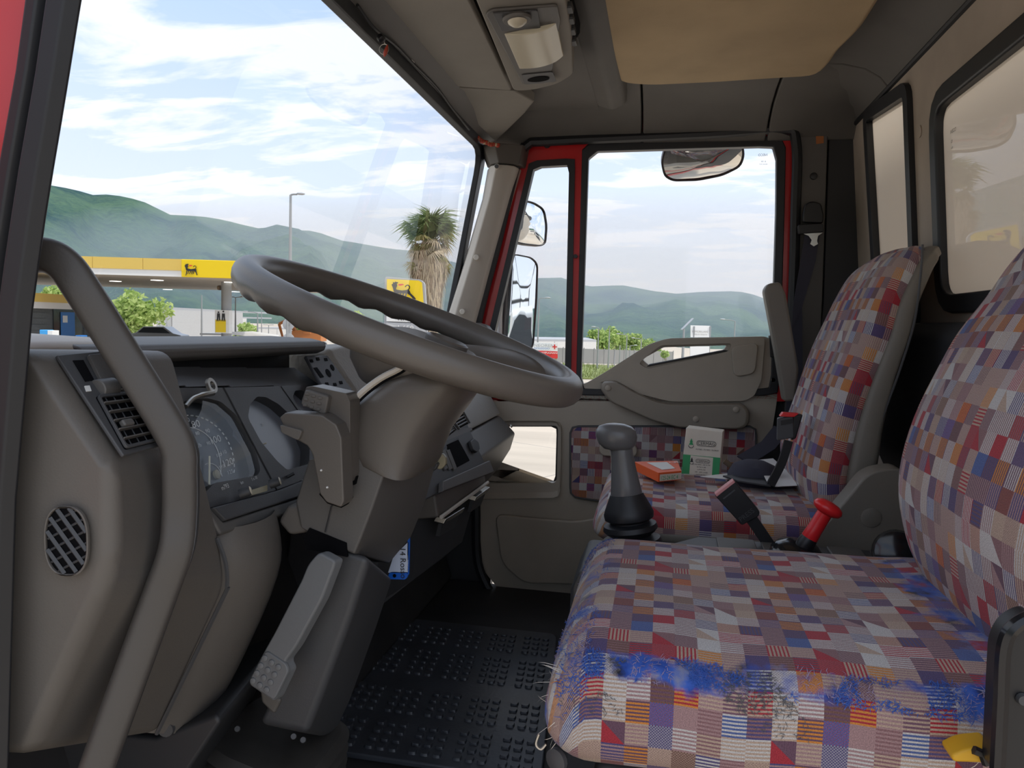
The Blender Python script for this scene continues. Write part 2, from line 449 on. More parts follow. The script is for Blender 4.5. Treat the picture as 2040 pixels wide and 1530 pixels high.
    if wear:
        # rubbed-through places: blue ground cloth and grimy patches along the outer edges of the cushion
        po = N('ShaderNodeNewGeometry'); ps = N('ShaderNodeSeparateXYZ'); L(po.outputs['Position'], ps.inputs[0])
        nz = N('ShaderNodeTexNoise'); nz.inputs['Scale'].default_value = 17; nz.inputs['Detail'].default_value = 5; nz.inputs['Roughness'].default_value = .6; L(po.outputs['Position'], nz.inputs['Vector'])
        def band(expr, lo, hi):
            r = N('ShaderNodeMapRange'); r.inputs['From Min'].default_value = lo; r.inputs['From Max'].default_value = hi; r.inputs['To Min'].default_value = 1; r.inputs['To Max'].default_value = 0; r.clamp = True; L(expr, r.inputs[0]); return r.outputs[0]
        dy = math_('ABSOLUTE', math_('SUBTRACT', ps.outputs[1], wear['y'])); dz = math_('ABSOLUTE', math_('SUBTRACT', ps.outputs[2], wear['z']))
        w1 = band(math_('ADD', dy, dz), .016, .060)
        dx = math_('SUBTRACT', ps.outputs[0], wear['x'])
        w2 = math_('MULTIPLY', band(dx, .0, .06), .8)
        w3 = math_('MULTIPLY', band(math_('ABSOLUTE', math_('SUBTRACT', ps.outputs[0], wear['xb'])), .02, .08), .95)
        w = math_('MAXIMUM', math_('MAXIMUM', w1, w2), w3)
        k = N('ShaderNodeMapRange'); k.inputs['From Min'].default_value = .585; k.inputs['From Max'].default_value = .67; L(math_('ADD', math_('MULTIPLY', w, .30), math_('MULTIPLY', nz.outputs[0], .68)), k.inputs[0])
        nb = N('ShaderNodeTexNoise'); nb.inputs['Scale'].default_value = 26; nb.inputs['Detail'].default_value = 4; L(uv.outputs[0], nb.inputs['Vector'])
        wc = N('ShaderNodeValToRGB'); e = wc.color_ramp.elements
        e[0].position = .36; e[0].color = (.02, .02, .025, 1); e[1].position = .45; e[1].color = (.025, .07, .33, 1)
        q = e.new(.56); q.color = (.05, .12, .46, 1); q = e.new(.66); q.color = (.20, .22, .34, 1)
        L(nb.outputs[0], wc.inputs[0])
        m2 = N('ShaderNodeMix'); m2.data_type = 'RGBA'; L(k.outputs[0], m2.inputs['Factor']); L(colout, m2.inputs['A']); L(wc.outputs[0], m2.inputs['B']); colout = m2.outputs['Result']
    L(colout, b.inputs['Base Color'])
    M[name] = m
fabric('fabric', .0225)
fabric('fabric_door', .0225, dark=.9)
fabric('fabric_worn', .0225, dark=.9, wear=dict(y=.738, z=-.326, x=-.070, xb=.335))
mat('thread_mauve', (.30, .24, .36), .95); mat('thread_blue', (.04, .11, .42), .95); mat('thread_grey', (.10, .10, .11), .95); mat('thread_white', (.65, .60, .52), .9); mat('thread_orange', (.5, .17, .04), .9)

def forest():
    m = bpy.data.materials.new('forest'); m.use_nodes = True; t = m.node_tree; b = t.nodes['Principled BSDF']; b.inputs['Roughness'].default_value = 1; b.inputs['Specular IOR Level'].default_value = .05
    tc = t.nodes.new('ShaderNodeTexCoord')
    n1 = t.nodes.new('ShaderNodeTexNoise'); n1.inputs['Scale'].default_value = .006; n1.inputs['Detail'].default_value = 6
    n2 = t.nodes.new('ShaderNodeTexNoise'); n2.inputs['Scale'].default_value = .08; n2.inputs['Detail'].default_value = 6; n2.inputs['Roughness'].default_value = .7
    for n in (n1, n2): t.links.new(tc.outputs['Object'], n.inputs['Vector'])
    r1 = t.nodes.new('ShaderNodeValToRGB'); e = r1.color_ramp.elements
    e[0].position = .38; e[0].color = (.032, .080, .102, 1); e[1].position = .62; e[1].color = (.115, .20, .135, 1)  # blue of the distant haze is mixed into the woodland greens
    ad = t.nodes.new('ShaderNodeMath'); ad.operation = 'MULTIPLY_ADD'; ad.inputs[1].default_value = .45; t.links.new(n2.outputs[0], ad.inputs[0])
    mu = t.nodes.new('ShaderNodeMath'); mu.operation = 'MULTIPLY'; mu.inputs[1].default_value = .6; t.links.new(n1.outputs[0], mu.inputs[0]); t.links.new(mu.outputs[0], ad.inputs[2])
    t.links.new(ad.outputs[0], r1.inputs[0]); t.links.new(r1.outputs[0], b.inputs['Base Color'])
    bp = t.nodes.new('ShaderNodeBump'); bp.inputs['Strength'].default_value = .8; bp.inputs['Distance'].default_value = 12; t.links.new(n2.outputs[0], bp.inputs['Height']); t.links.new(bp.outputs[0], b.inputs['Normal'])
    M['forest'] = m
forest()
def concrete():
    m = bpy.data.materials.new('concrete'); m.use_nodes = True; t = m.node_tree; b = t.nodes['Principled BSDF']; b.inputs['Roughness'].default_value = .85
    tc = t.nodes.new('ShaderNodeTexCoord'); mp_ = t.nodes.new('ShaderNodeMapping'); mp_.inputs['Rotation'].default_value = (0, 0, .5); t.links.new(tc.outputs['Object'], mp_.inputs[0])
    br = t.nodes.new('ShaderNodeTexBrick'); br.inputs['Scale'].default_value = 1; br.inputs['Brick Width'].default_value = 6; br.inputs['Row Height'].default_value = 5; br.inputs['Mortar Size'].default_value = .012; br.offset = 0
    br.inputs['Color1'].default_value = (.56, .48, .39, 1); br.inputs['Color2'].default_value = (.53, .46, .375, 1); br.inputs['Mortar'].default_value = (.30, .27, .24, 1)
    t.links.new(mp_.outputs[0], br.inputs['Vector'])
    n = t.nodes.new('ShaderNodeTexNoise'); n.inputs['Scale'].default_value = .5; n.inputs['Detail'].default_value = 6
    m3 = t.nodes.new('ShaderNodeMapping'); m3.inputs['Scale'].default_value = (.4, 2.2, 1); t.links.new(tc.outputs['Object'], m3.inputs[0]); t.links.new(m3.outputs[0], n.inputs['Vector'])
    mr = t.nodes.new('ShaderNodeMapRange'); mr.inputs['From Min'].default_value = .35; mr.inputs['From Max'].default_value = .65; mr.inputs['To Min'].default_value = .86; mr.inputs['To Max'].default_value = 1.08; t.links.new(n.outputs[0], mr.inputs[0])
    vm = t.nodes.new('ShaderNodeVectorMath'); vm.operation = 'SCALE'; t.links.new(br.outputs[0], vm.inputs[0]); t.links.new(mr.outputs[0], vm.inputs['Scale']); t.links.new(vm.outputs[0], b.inputs['Base Color'])
    M['concrete'] = m
concrete()

def leafmat(name, col, tr=.45):
    m = bpy.data.materials.new(name); m.use_nodes = True; t = m.node_tree; t.nodes.clear()
    df = t.nodes.new('ShaderNodeBsdfDiffuse'); df.inputs[0].default_value = (*col, 1); tl = t.nodes.new('ShaderNodeBsdfTranslucent'); tl.inputs[0].default_value = (*[min(1, c*1.15) for c in col], 1)
    mx = t.nodes.new('ShaderNodeMixShader'); mx.inputs[0].default_value = tr; t.links.new(df.outputs[0], mx.inputs[1]); t.links.new(tl.outputs[0], mx.inputs[2])
    o = t.nodes.new('ShaderNodeOutputMaterial'); t.links.new(mx.outputs[0], o.inputs['Surface']); M[name] = m
leafmat('leaf_a', (.36, .48, .15)); leafmat('leaf_b', (.54, .64, .26)); leafmat('leaf_c', (.20, .31, .10)); leafmat('palm_green', (.17, .22, .09), .3); leafmat('palm_olive', (.34, .31, .14), .3)
# ================================================================== the cab shell
from mathutils.geometry import tessellate_polygon
def holed(outer, holes, vec, mb=None):
    """a plate with holes, front face on the given loops, thickness vec"""
    mb = mb or MB(); vec = V(vec); loops = [[V(p) for p in outer]]+[[V(p) for p in h] for h in holes]
    flat = [p for l in loops for p in l]; tris = tessellate_polygon(loops)
    i = mb.addv(flat); j = mb.addv([p+vec for p in flat])
    for t in tris: mb.face([i+k for k in t]); mb.face([j+k for k in reversed(t)])
    b = 0
    for l in loops:
        n = len(l)
        for k in range(n): mb.face((i+b+k, i+b+(k+1) % n, j+b+(k+1) % n, j+b+k))
        b += n
    return mb
def struct(o, label): return tag(o, label, kind='structure')
EX, EY, EZ = V((1, 0, 0)), V((0, 1, 0)), V((0, 0, 1))
YD = 2.30                                   # inner face of the passenger door
FLOOR = -.82

# floor, front bulkhead, side sills, ceiling
struct(MB().box((-.06, 1.44, FLOOR-.03), (1.42, 1.78, .06)).build('floor', 'floor_rubber', bevel=.01), 'dark rubber-covered floor of the lorry cab')
struct(MB().prism([V((-.78, .56, z)) if i == 0 else V((x, .56, z)) for i, (x, z) in enumerate([(-.78, -.85), (-.70, -.85), (-.62, -.81), (-.74, -.45), (-.72, -.14), (-.78, -.14)])], (0, 1.76, 0)).build('wall_front', 'floor_rubber', bevel=.01), 'dark front bulkhead of the cab below the dashboard')
struct(MB().box((-.03, .50, .685), (1.1, .16, .05)).box((-.03, 1.43, .685), (1.1, 1.8, .05)).box((-.03, .53, .60), (1.1, .07, .16)).build('ceiling', 'roof_trim', bevel=.01), 'grey cab roof shell above the headliner')
struct(MB().box((-.06, 2.34, -.875), (1.3, .06, .07)).build('trim_12', 'rubber', bevel=.006), 'black door sill below the passenger door')
struct(MB().box((-.06, .53, -.86), (1.3, .1, .08)).build('trim_1', 'rubber', bevel=.01), 'black door sill on the driver side of the cab')

# cab side closed ahead of and behind the passenger door
struct(MB().prism([V((x, 2.335, z)) for x, z in ((-.82, -.95), (-.50, -.95), (-.50, -.10), (-.62, -.06), (-.82, -.06))], (0, .03, 0)).build('wall_side', 'charcoal_dark'), 'dark inner cab side ahead of the passenger door')
struct(MB().prism([V((x, 2.350, z)) for x, z in ((.27, -.95), (.58, -.95), (.50, .68), (.335, .68), (.325, .0), (.27, -.1))], (0, .02, 0)).build('wall_corner', 'charcoal_dark'), 'dark inner cab corner behind the passenger door')
struct(MB().box((-.03, 2.34, .62), (1.12, .04, .16)).build('backing_strip', 'red_paint'), 'red backing strip added behind the roof panels to block sky light')  # added backing: keeps sky light from leaking through the roof panel seams
# ---- windscreen
wtop, wbot = V((-.552, 0, .525)), V((-.668, 0, -.13))
def ws(Y, t): p = wtop.lerp(wbot, t); return V((p.x, Y, p.z))
win = tag(thing('window_1', ws(1.4, .5), 'large sloping windscreen of the cab'), kind='structure')
wl = [ws(.60, .02), ws(2.26, .02), ws(2.26, 1), ws(.60, 1)]
MB().poly(roundpoly(wl, .05)).build('pane', 'glass', win)
so = roundpoly([ws(.565, -.005), ws(2.29, -.005), ws(2.29, 1.03), ws(.565, 1.03)], .06); si = roundpoly([ws(.60, .035), ws(2.245, .035), ws(2.245, .97), ws(.60, .97)], .07)
ringframe(so, si, (.018, 0, .003)).build('seal', 'rubber', win, bevel=.003)

# ---- passenger A-pillar trim
pil = tag(thing('trim_2', P(900, 690, Y=2.2), 'light grey passenger-side windscreen pillar trim with three round caps'), kind='structure')
A = PL([(977, 330), (966, 392), (935, 500), (886, 655), (866, 715)], Y=2.22); B = PL([(1026, 330), (1008, 392), (979, 500), (938, 655), (916, 735)], Y=2.24)
mb = MB()
rings = []
for a, b in zip(A, B):
    m_ = (a+b)/2
    rings.append([a+V((-.02, .05, 0)), a, a.lerp(b, .25)+V((.004, -.02, 0)), a.lerp(b, .72)+V((.004, -.012, 0)), b, b+V((.01, .06, 0))])
mb.loft(rings, closed=True).build('pillar_cover', 'taupe_light', pil, bevel=.004)
A2 = PL([(962, 288), (977, 328)], Y=2.225); B2 = PL([(1042, 288), (1034, 328)], Y=2.245)
MB().loft([[a+V((-.02, .05, 0)), a, a.lerp(b, .3)+V((.004, -.022, 0)), b, b+V((.01, .06, 0))] for a, b in zip(A2, B2)]).build('pillar_top', 'taupe', pil, bevel=.003)
for k, (x, y) in enumerate([(990, 332), (949, 513), (921, 621)]):
    o = P(x, y, Y=2.205)
    MB().lathe([(.0085, 0), (.0085, .006), (.007, .008)], o+V((0, .004, 0)), (0.1, -1, 0), 18).build('cap', 'taupe_light', pil, bevel=.001)
    if k == 0: MB().lathe([(.006, 0), (.006, .0022)], o+V((0, -.004, 0)), (0.1, -1, 0), 14).build('screw', 'charcoal', pil)
MB().prism(PL([(935, 655), (947, 642), (968, 648), (985, 672), (978, 690), (930, 680)], Y=2.18), (0, .05, 0)).build('pillar_foot', 'taupe', pil, bevel=.006)

# ---- passenger door
door = tag(thing('door_1', P(1250, 1185, Y=YD), 'passenger door with red frame, grey trim, cloth insert and low corner window'), kind='structure')
Q = lambda pts, d=0: PL(pts, Y=YD+d)
# glass loops
g1 = roundpoly(Q([(1052, 331), (1135, 326), (1126, 760), (948, 770)], .05), .008)
g2 = roundpoly(Q([(1171, 300), (1549, 289), (1536, 690), (1528, 790), (1155, 790)], .05), .02)
MB().poly(g1).build('quarter_glass', 'glass', door); MB().poly(g2).build('window_glass', 'glass', door)
# red frame with the two window holes
fo = roundpoly(Q([(1042, 294), (1090, 286), (1555, 262), (1583, 285), (1580, 420), (1572, 800), (916, 800), (956, 650)], .0), .018)
h1 = roundpoly(Q([(1057, 322), (1143, 317), (1134, 775), (948, 778)], .0), .012)
h2 = roundpoly(Q([(1163, 285), (1563, 272), (1560, 420), (1548, 785), (1150, 785)], .0), .03)
holed(fo, [h1, h2], (0, .045, 0)).build('door_frame', 'red_paint', door, bevel=.006, seg=3)
def seal(loop_out, loop_in, name='window_seal', th=.03, y=-.004, n=64):
    a = resample(loop_out, n, loop_out[0]); b = resample(loop_in, n, loop_in[0])
    ringframe([p+V((0, y, 0)) for p in a], [p+V((0, y, 0)) for p in b], (0, th, 0)).build(name, 'rubber', door, bevel=.003)
seal(roundpoly(Q([(1055, 321), (1146, 315), (1137, 778), (945, 781)]), .008), roundpoly(Q([(1064, 333), (1134, 329), (1125, 765), (960, 770)]), .008))
seal(roundpoly(Q([(1160, 283), (1566, 270), (1563, 420), (1552, 788), (1147, 788)]), .022), roundpoly(Q([(1173, 302), (1547, 291), (1546, 420), (1535, 775), (1157, 775)]), .02))
# body-side seal around the aperture (black rubber rope)
sp_ = Q([(985, 1195), (952, 1120), (948, 1000), (940, 760), (950, 650), (992, 480), (1028, 330), (1052, 288), (1100, 281), (1400, 267), (1556, 258), (1586, 285), (1585, 420), (1577, 640), (1560, 700)], -.02)
MB().tube(spline(sp_, 6), .014, 8).build('door_seal', 'rubber', door)
MB().tube(spline([p+V((-.012, .0, 0)) for p in sp_[4:8]], 6), .010, 8).build('door_seal', 'rubber', door)
# black latch notch and dents of the divider
MB().lathe([(.006, 0), (.006, .012)], P(1147, 511, Y=YD-.004), (0, -1, 0), 10).build('frame_screw', 'rubber', door)
MB().lathe([(.011, 0), (.009, .006)], P(1090, 288, Y=YD-.002), (0, -1, 0), 14).build('frame_screw', 'charcoal_dark', door)
# trim panel with lower window and handle openings
lowwin = roundpoly(Q([(940, 848), (1112, 848), (1109, 962), (925, 963)]), .014)
hole_h = roundpoly(Q([(1279, 716), (1322, 692), (1449, 688), (1441, 699), (1293, 728)]), .006)
trim = roundpoly(Q([(1005, 1188), (962, 1135), (955, 1050), (962, 900), (930, 760), (950, 715), (1160, 768), (1205, 742), (1292, 686), (1330, 674), (1530, 670), (1545, 690), (1549, 790), (1538, 860), (1512, 900), (1508, 1010), (1505, 1100), (1490, 1200)]), .02)
holed(trim, [lowwin, hole_h], (0, .035, 0)).build('door_trim', 'taupe_door', door, bevel=.008, seg=3)
# low corner window: lip, seal and pane
lo = resample(roundpoly(Q([(930, 838), (1118, 838), (1116, 993), (915, 996)], -.012), .022), 64); li = resample(lowwin, 64)
s0 = min(range(64), key=lambda k: (li[k]-lo[0]).length); li = li[s0:]+li[:s0]
mb = MB(); i = mb.addv(lo); j = mb.addv([p+V((0, .02, 0)) for p in li]); k0 = mb.addv([p+V((0, .012, 0)) for p in lo])
for k in range(64):
    l = (k+1) % 64; mb.face((i+k, i+l, j+l, j+k)); mb.face((k0+k, k0+l, i+l, i+k))
mb.build('low_window_lip', 'taupe_door', door, bevel=.003)
ringframe(resample(roundpoly(Q([(935, 843), (1115, 845), (1112, 965), (920, 966)], .02), .014), 48), resample(roundpoly(Q([(943, 850), (1109, 850), (1106, 960), (928, 961)], .02), .014), 48), (0, .012, 0)).build('low_window_seal', 'black', door)
MB().poly(Q([(938, 845), (1113, 845), (1110, 964), (923, 965)], .034)).build('low_window_pane', 'glass', door)
# raised panel around the release handle
rp = roundpoly(Q([(1192, 762), (1296, 686), (1333, 676), (1524, 673), (1517, 757), (1502, 790), (1482, 799), (1402, 800), (1335, 800), (1275, 785), (1225, 757)], -.012), .012)
hh = roundpoly(Q([(1272, 724), (1316, 688), (1458, 684), (1452, 700), (1290, 735)], -.012), .01)
holed(rp, [hh], (0, .014, 0)).build('handle_panel', 'taupe_door', door, bevel=.006, seg=3)
MB().prism(Q([(1288, 731), (1293, 726), (1443, 697), (1452, 699)], -.006), (0, .03, 0)).build('release_handle', 'charcoal_dark', door, bevel=.002)
MB().prism(roundpoly(Q([(1456, 690), (1512, 682), (1505, 745), (1462, 752)], -.02), .02), (0, .01, 0)).build('handle_cup', 'taupe_door', door, bevel=.004)
# armrest and pull
ar = roundpoly(Q([(1197, 772), (1203, 758), (1226, 757), (1262, 778), (1305, 797), (1335, 803), (1478, 802), (1492, 816), (1489, 842), (1474, 851), (1352, 848), (1300, 834), (1216, 797)], -.0), .012)
cen = sum(ar, V())/len(ar)
mb = MB(); mb.loft([ar, [p+V((0, -.035, 0)) for p in ar], [cen+(p-cen)*.985+V((0, -.05, -.001)) for p in ar], [cen+(p-cen)*.95+V((0, -.055, 0)) for p in ar]])
arm = mb.build('armrest', 'taupe_arm', door, bevel=.003)
for x, y in ((1211, 773), (1466, 816), (1386, 835)):
    MB().lathe([(.0085, 0), (.0085, .002), (.007, .003)], P(x, y, Y=YD-.0555), (0, -1, 0), 18).build('cap', 'taupe_door', arm)
# cloth insert
ci = roundpoly(Q([(1137, 849), (1506, 849), (1503, 985), (1480, 996), (1210, 999), (1137, 988)], -.004), .02)
MB().loft([ci, [p+V((0, -.008, 0)) for p in ci]]).build('cloth_insert', 'fabric_door', door, bevel=.004, boxuv=True)
ip = resample(ci, 80); MB().tube([p+V((0, -.006, 0)) for p in ip], .0035, 6, closed=True).build('insert_piping', 'charcoal', door)
MB().prism(rrect(P(1193, 908, Y=YD-.03), EX, EZ, .112, .040, .019), (0, .02, 0)).build('window_switch', 'taupe_door', door, bevel=.004)
# lower pocket
pk = roundpoly(Q([(987, 1022), (1060, 1030), (1150, 1037), (1195, 1028), (1300, 1030), (1300, 1165), (1045, 1160), (1000, 1120)], -.004), .03)
MB().loft([pk, [p+V((0, -.014, 0)) for p in pk]]).build('pocket_panel', 'taupe_door', door, bevel=.006, seg=3)
MB().lathe([(.007, 0), (.006, .003)], P(1035, 1177, Y=YD), (0, -1, 0), 12).build('trim_screw', 'steel', door)
# small maker's marks etched in the glass
text('glass_mark', 'IVECO', 'ink', door, P(1529, 311, Y=YD+.049), -EX, EZ, .010, squash=.9)
text('glass_mark', 'A  E4', 'ink', door, P(1526, 323, Y=YD+.049), -EX, EZ, .006)
text('glass_mark', '43R-00  DOT', 'ink', door, P(1529, 328, Y=YD+.049), -EX, EZ, .004)

MB().prism(Q([(1533, 668), (1545, 668), (1545, 712), (1535, 712)], -.006), (0, .03, 0)).build('latch', 'black', door, bevel=.002)
MB().lathe([(.007, 0), (.006, .003)], P(1540, 757, Y=YD-.001), (0, -1, 0), 14).build('cap', 'taupe_door', door)
# outer body side below and around the passenger door (red steel)
struct(MB().box((-.02, 2.372, -.52), (1.45, .03, .70)).build('wall_right', 'red_paint') if False else MB().prism([V((x, 2.36, z)) for x, z in ((-.74, -.95), (.62, -.95), (.62, -.50), (-.25, -.50), (-.25, -.88), (-.72, -.88))], (0, .02, 0)).build('wall_right', 'red_paint', bevel=.004), 'red lower cab side outside the passenger door')

# ---- passenger B-pillar
bp_ = tag(thing('trim_3', P(1620, 900, Y=2.28), 'dark grey rear door pillar trim with orange sticker beside the seat belt'), kind='structure')
MB().prism(roundpoly(Q([(1588, 262), (1650, 256), (1640, 560), (1625, 900), (1560, 900), (1578, 640)], -.015), .01), (0, .06, 0)).build('pillar_cover', 'graphite', bp_, bevel=.006)
MB().prism(Q([(1652, 250), (1708, 238), (1716, 560), (1700, 1000), (1600, 1000), (1640, 600)], .0), (0, .05, 0)).build('corner_panel', 'charcoal_dark', bp_, bevel=.004)
MB().prism(Q([(1625, 258), (1641, 256), (1641, 285), (1626, 287)], -.0165), (0, .001, 0)).build('sticker', 'orange_sticker', bp_)
MB().lathe([(.010, 0), (.009, .005), (.005, .006)], P(1621, 351, Y=YD-.016), (0, -1, 0), 16).build('bolt', 'black', bp_)

# ---- rear wall with two windows
def RW(Y, z, d=0): return V((.50+(.45-z)*.10+d, Y, z))
def RP(px, py):
    d = ray(px, py); n = V((1, 0, .1)); return d*((.545)/d.dot(n))
rearw = tag(thing('wall_rear', RW(1.4, -.8), 'beige rear cab wall panel with two rubber-sealed windows'), kind='structure')
wa = roundpoly([RW(2.135, .555), RW(1.80, .525), RW(1.80, .02), RW(2.10, .02)], .03)
wb = roundpoly([RW(1.655, .455), RW(.80, .455), RW(.80, .055), RW(1.655, .055)], .07)
holed([RW(.57, .60), RW(2.33, .60), RW(2.33, -.85), RW(.57, -.85)], [wa, wb], (.012, 0, 0)).build('rear_panel', 'rear_trim', rearw, bevel=.006)
def shrink(l, s):
    c = sum(l, V())/len(l); out = []
    for p in l:
        d = p-c; k = 1-s/max(d.length, 1e-3); out.append(c+d*k)
    return out
def inset(l, s):
    out = []; n = len(l); c = sum(l, V())/n
    for k in range(n):
        t = (l[(k+1) % n]-l[k-1]).normalized(); nn = V((1, 0, .1)).normalized().cross(t)
        if nn.dot(c-l[k]) < 0: nn = -nn
        out.append(l[k]+nn*s)
    return out
for w, nm in ((wa, 'narrow_window_seal'), (wb, 'rear_window_seal')):
    ringframe([p+V((-.012, 0, 0)) for p in inset(w, -.012)], [p+V((-.012, 0, 0)) for p in inset(w, .024 if w is wb else .018)], (.022, 0, 0)).build(nm, 'rubber', rearw, bevel=.005)
    MB().poly([p+V((.004, 0, 0)) for p in w]).build('pane', 'milky_glass', rearw)
text('glass_mark', 'IVECO', 'ink', rearw, RW(1.592, .375, .0030), EY*-1, EZ, .010)
text('glass_mark', 'E3', 'ink', rearw, RW(1.590, .358, .0030), EY*-1, EZ, .008)
text('glass_mark', '43R', 'ink', rearw, RW(1.590, .347, .0030), EY*-1, EZ, .006)
# padded dark ledge under the rear window
MB().loft([[RW(y, -.02)+V((-.001, 0, 0)), RW(y, .03)+V((-.03, 0, 0)), RW(y, .0)+V((-.055, 0, 0)), RW(y, -.25)+V((-.06, 0, 0)), RW(y, -.40)] for y in (.6, 2.0)]).build('ledge', 'charcoal_dark', rearw, bevel=.01)
MB().lathe([(.012, 0), (.0125, .002)], RP(1833, 262), (-1, 0, -.1), 14).build('cap', 'rear_trim', rearw)

# ---- roof lining
SX = lambda px, py, Y: P(px, py, Y=Y).x
s1 = SX(1280, 220, 2.22); s2 = SX(1537, 205, 2.22)
roof = tag(thing('trim_4', (0, 2.2, .55), 'dark grey roof edge panels above the passenger door'), kind='structure')
prof = [(2.295, .53), (2.275, .545), (2.245, .572), (2.19, .600), (2.10, .618), (1.96, .628), (1.90, .66), (2.33, .66), (2.33, .54)]
for x0, x1 in ((-.54, s1-.0025), (s1+.0025, s2-.0025), (s2+.0025, .50)):
    MB().loft([[V((x, y, z)) for y, z in prof] for x in (x0, x1)]).build('roof_panel', 'roof_trim', roof, bevel=.004)
for x, y in ((1303, 219), (1462, 216)):
    c = P(x, y, Y=2.243); MB().box(c, (.055, .02, .022), Matrix.Rotation(R(-42), 3, 'X')).build('clip', 'charcoal_dark', roof, bevel=.003)
c = P(1138, 174, Y=2.12)
MB().box(c+V((0, 0, .004)), (.05, .03, .012)).build('clip', 'roof_trim', roof, bevel=.003)
# rear cove
rc = tag(thing('trim_5', (.45, 1.4, .58), 'dark grey curved roof edge panel above the rear wall'), kind='structure')
rprof = [(.500, .560), (.485, .572), (.468, .592), (.435, .612), (.385, .625), (.33, .63), (.33, .66), (.51, .66)]
for y0, y1 in ((.56, 1.955), (1.96, 2.29)):
    MB().loft([[V((x, y, z)) for x, z in rprof] for y in (y0, y1)]).build('roof_panel', 'roof_trim', rc, bevel=.004)
MB().tube([V((.488, .56, .566)), V((.488, 2.28, .566))], .007, 8).build('edge_cord', 'rubber', rc)
# beige headliner pad and the padded hatch below it
hl = PL([(1180, 0), (1200, 75), (1232, 165), (1290, 169), (1420, 163), (1540, 155), (1628, 150), (1652, 128), (1672, 98), (1700, 72), (1722, 48), (1752, 0)], Z=.605)
hl = [V((-.16, .60, .605))]+hl+[V((.36, .60, .605))]
hl = roundpoly(hl, .03, 3)
cen = sum(hl, V())/len(hl)
o = MB().loft([[p+V((0, 0, .05)) for p in hl], [p+V((0, 0, .015)) for p in hl], [cen+(p-cen)*.985 for p in hl], [cen+(p-cen)*.95+V((0, 0, -.006)) for p in hl]]).build('headliner', 'headliner', bevel=.003)
struct(o, 'padded beige headliner panel in the cab roof')
ht = roundpoly([V((-.085, .66, .578)), V((-.085, 1.415, .578)), V((.155, 1.475, .578)), V((.155, .66, .578))], .06)
struct(MB().loft([ht, [p+V((0, 0, .022)) for p in ht]]).build('roof_hatch', 'headliner', bevel=.008, seg=3), 'beige padded roof hatch cover below the headliner')
# trims around the console
struct(MB().prism([V((-.57, .56, .535)), V((-.545, .56, .522)), V((-.50, .56, .548)), V((-.48, .56, .572)), V((-.48, .56, .66)), V((-.60, .56, .66))], (0, 1.74, 0)).build('trim_6', 'graphite', bevel=.004), 'grey header trim along the top of the windscreen')
struct(MB().prism([V((-.205, .6, .60)), V((-.16, .6, .585)), V((-.125, .6, .60)), V((-.11, .6, .64)), V((-.11, .6, .66)), V((-.205, .6, .66))], (0, 1.56, 0)).build('trim_7', 'roof_trim', bevel=.01), 'dark grey roof rib beside the beige headliner')
struct(MB().prism(roundpoly([V((-.48, .6, .60)), V((-.48, 2.2, .60)), V((-.20, 2.2, .60)), V((-.20, .6, .60))], .02), (0, 0, .05)).build('trim_8', 'roof_trim'), 'dark grey inner roof panel above the sun visor')
# corner panel at the passenger end of the windscreen header
cp = [P(868, 172, Z=.548), P(1024, 181, Z=.56), P(1064, 203, Y=2.02), P(1048, 222, Y=2.12), P(988, 283, Y=2.255), P(962, 262, Y=2.235)]
mb = MB().bridge(cp, [p+V((0, .01, .03)) for p in cp]); struct(mb.build('trim_9', 'visor_grey', bevel=.004), 'grey triangular corner panel above the windscreen pillar')

# ---- driver-side pillar in the foreground: black seal and red body edge
ys = .555
L_ = [(60, -40), (55, 0), (35, 150), (2, 330), (-40, 600), (-62, 1000), (-85, 1560)]
R_ = [(170, -40), (163, 0), (131, 200), (97, 400), (68, 600), (33, 1000), (17, 1560)]
def interp(pts, y):
    for (x0, y0), (x1, y1) in zip(pts, pts[1:]):
        if y0 <= y <= y1: return x0+(x1-x0)*(y-y0)/(y1-y0)
    return pts[-1][0]
rings = []
for k in range(18):
    y = -40+1600*k/17; a = P(interp(L_, y), y, Y=ys); b = P(interp(R_, y), y, Y=ys); w = b-a
    rings.append([a+V((0, .03, 0)), a, a+w*.15+V((0, -.01, 0)), a+w*.36+V((0, -.011, 0)), a+w*.45+V((0, -.003, 0)), a+w*.56+V((0, -.012, 0)), a+w*.85+V((0, -.010, 0)), b+V((0, .0, 0)), P(interp(R_, y)-6, y, Y=ys+.03)])
pl1 = tag(thing('trim_10', P(20, 1000, Y=ys), 'black door seal and red body edge of the driver-side windscreen pillar'), kind='structure')
MB().loft(rings).build('door_seal', 'rubber', pl1, bevel=.002)
rings = []
for k in range(12):
    y = -40+1600*k/11; b = P(interp(L_, y), y, Y=ys+.002); rings.append([b+V((.006, .03, 0)), b+V((.004, .002, 0)), b+V((-.09, -.012, 0)), b+V((-.12, .03, 0))])
MB().loft(rings).build('pillar_skin', 'red_paint', pl1, bevel=.004)
# the seal runs on up to the cab roof, above the picture
MB().prism([P(55, -38, Y=ys), P(168, -38, Y=ys), V((-.33, ys, .56)), V((-.41, ys, .56))], (0, .03, 0)).build('door_seal', 'rubber', pl1)
MB().prism([P(55, -38, Y=ys)+V((-.09, 0, 0)), P(56, -38, Y=ys), V((-.41, ys, .56)), V((-.52, ys, .56))], (0, .03, 0)).build('pillar_skin', 'red_paint', pl1)

# load box front wall behind the cab
bw = thing('lorry_box', (1.25, 1.45, -.9), 'pale beige load box wall close behind the rear windows', 'lorry body')
MB().box((1.25, 1.45, .35), (.06, 2.54, 2.5)).build('front_wall', 'box_wall', bw, bevel=.02)
[MB().box((3.77, yy, .35), (5.0, .04, 2.5)).build('side_wall', 'box_wall', bw) for yy in (2.68, .22)]

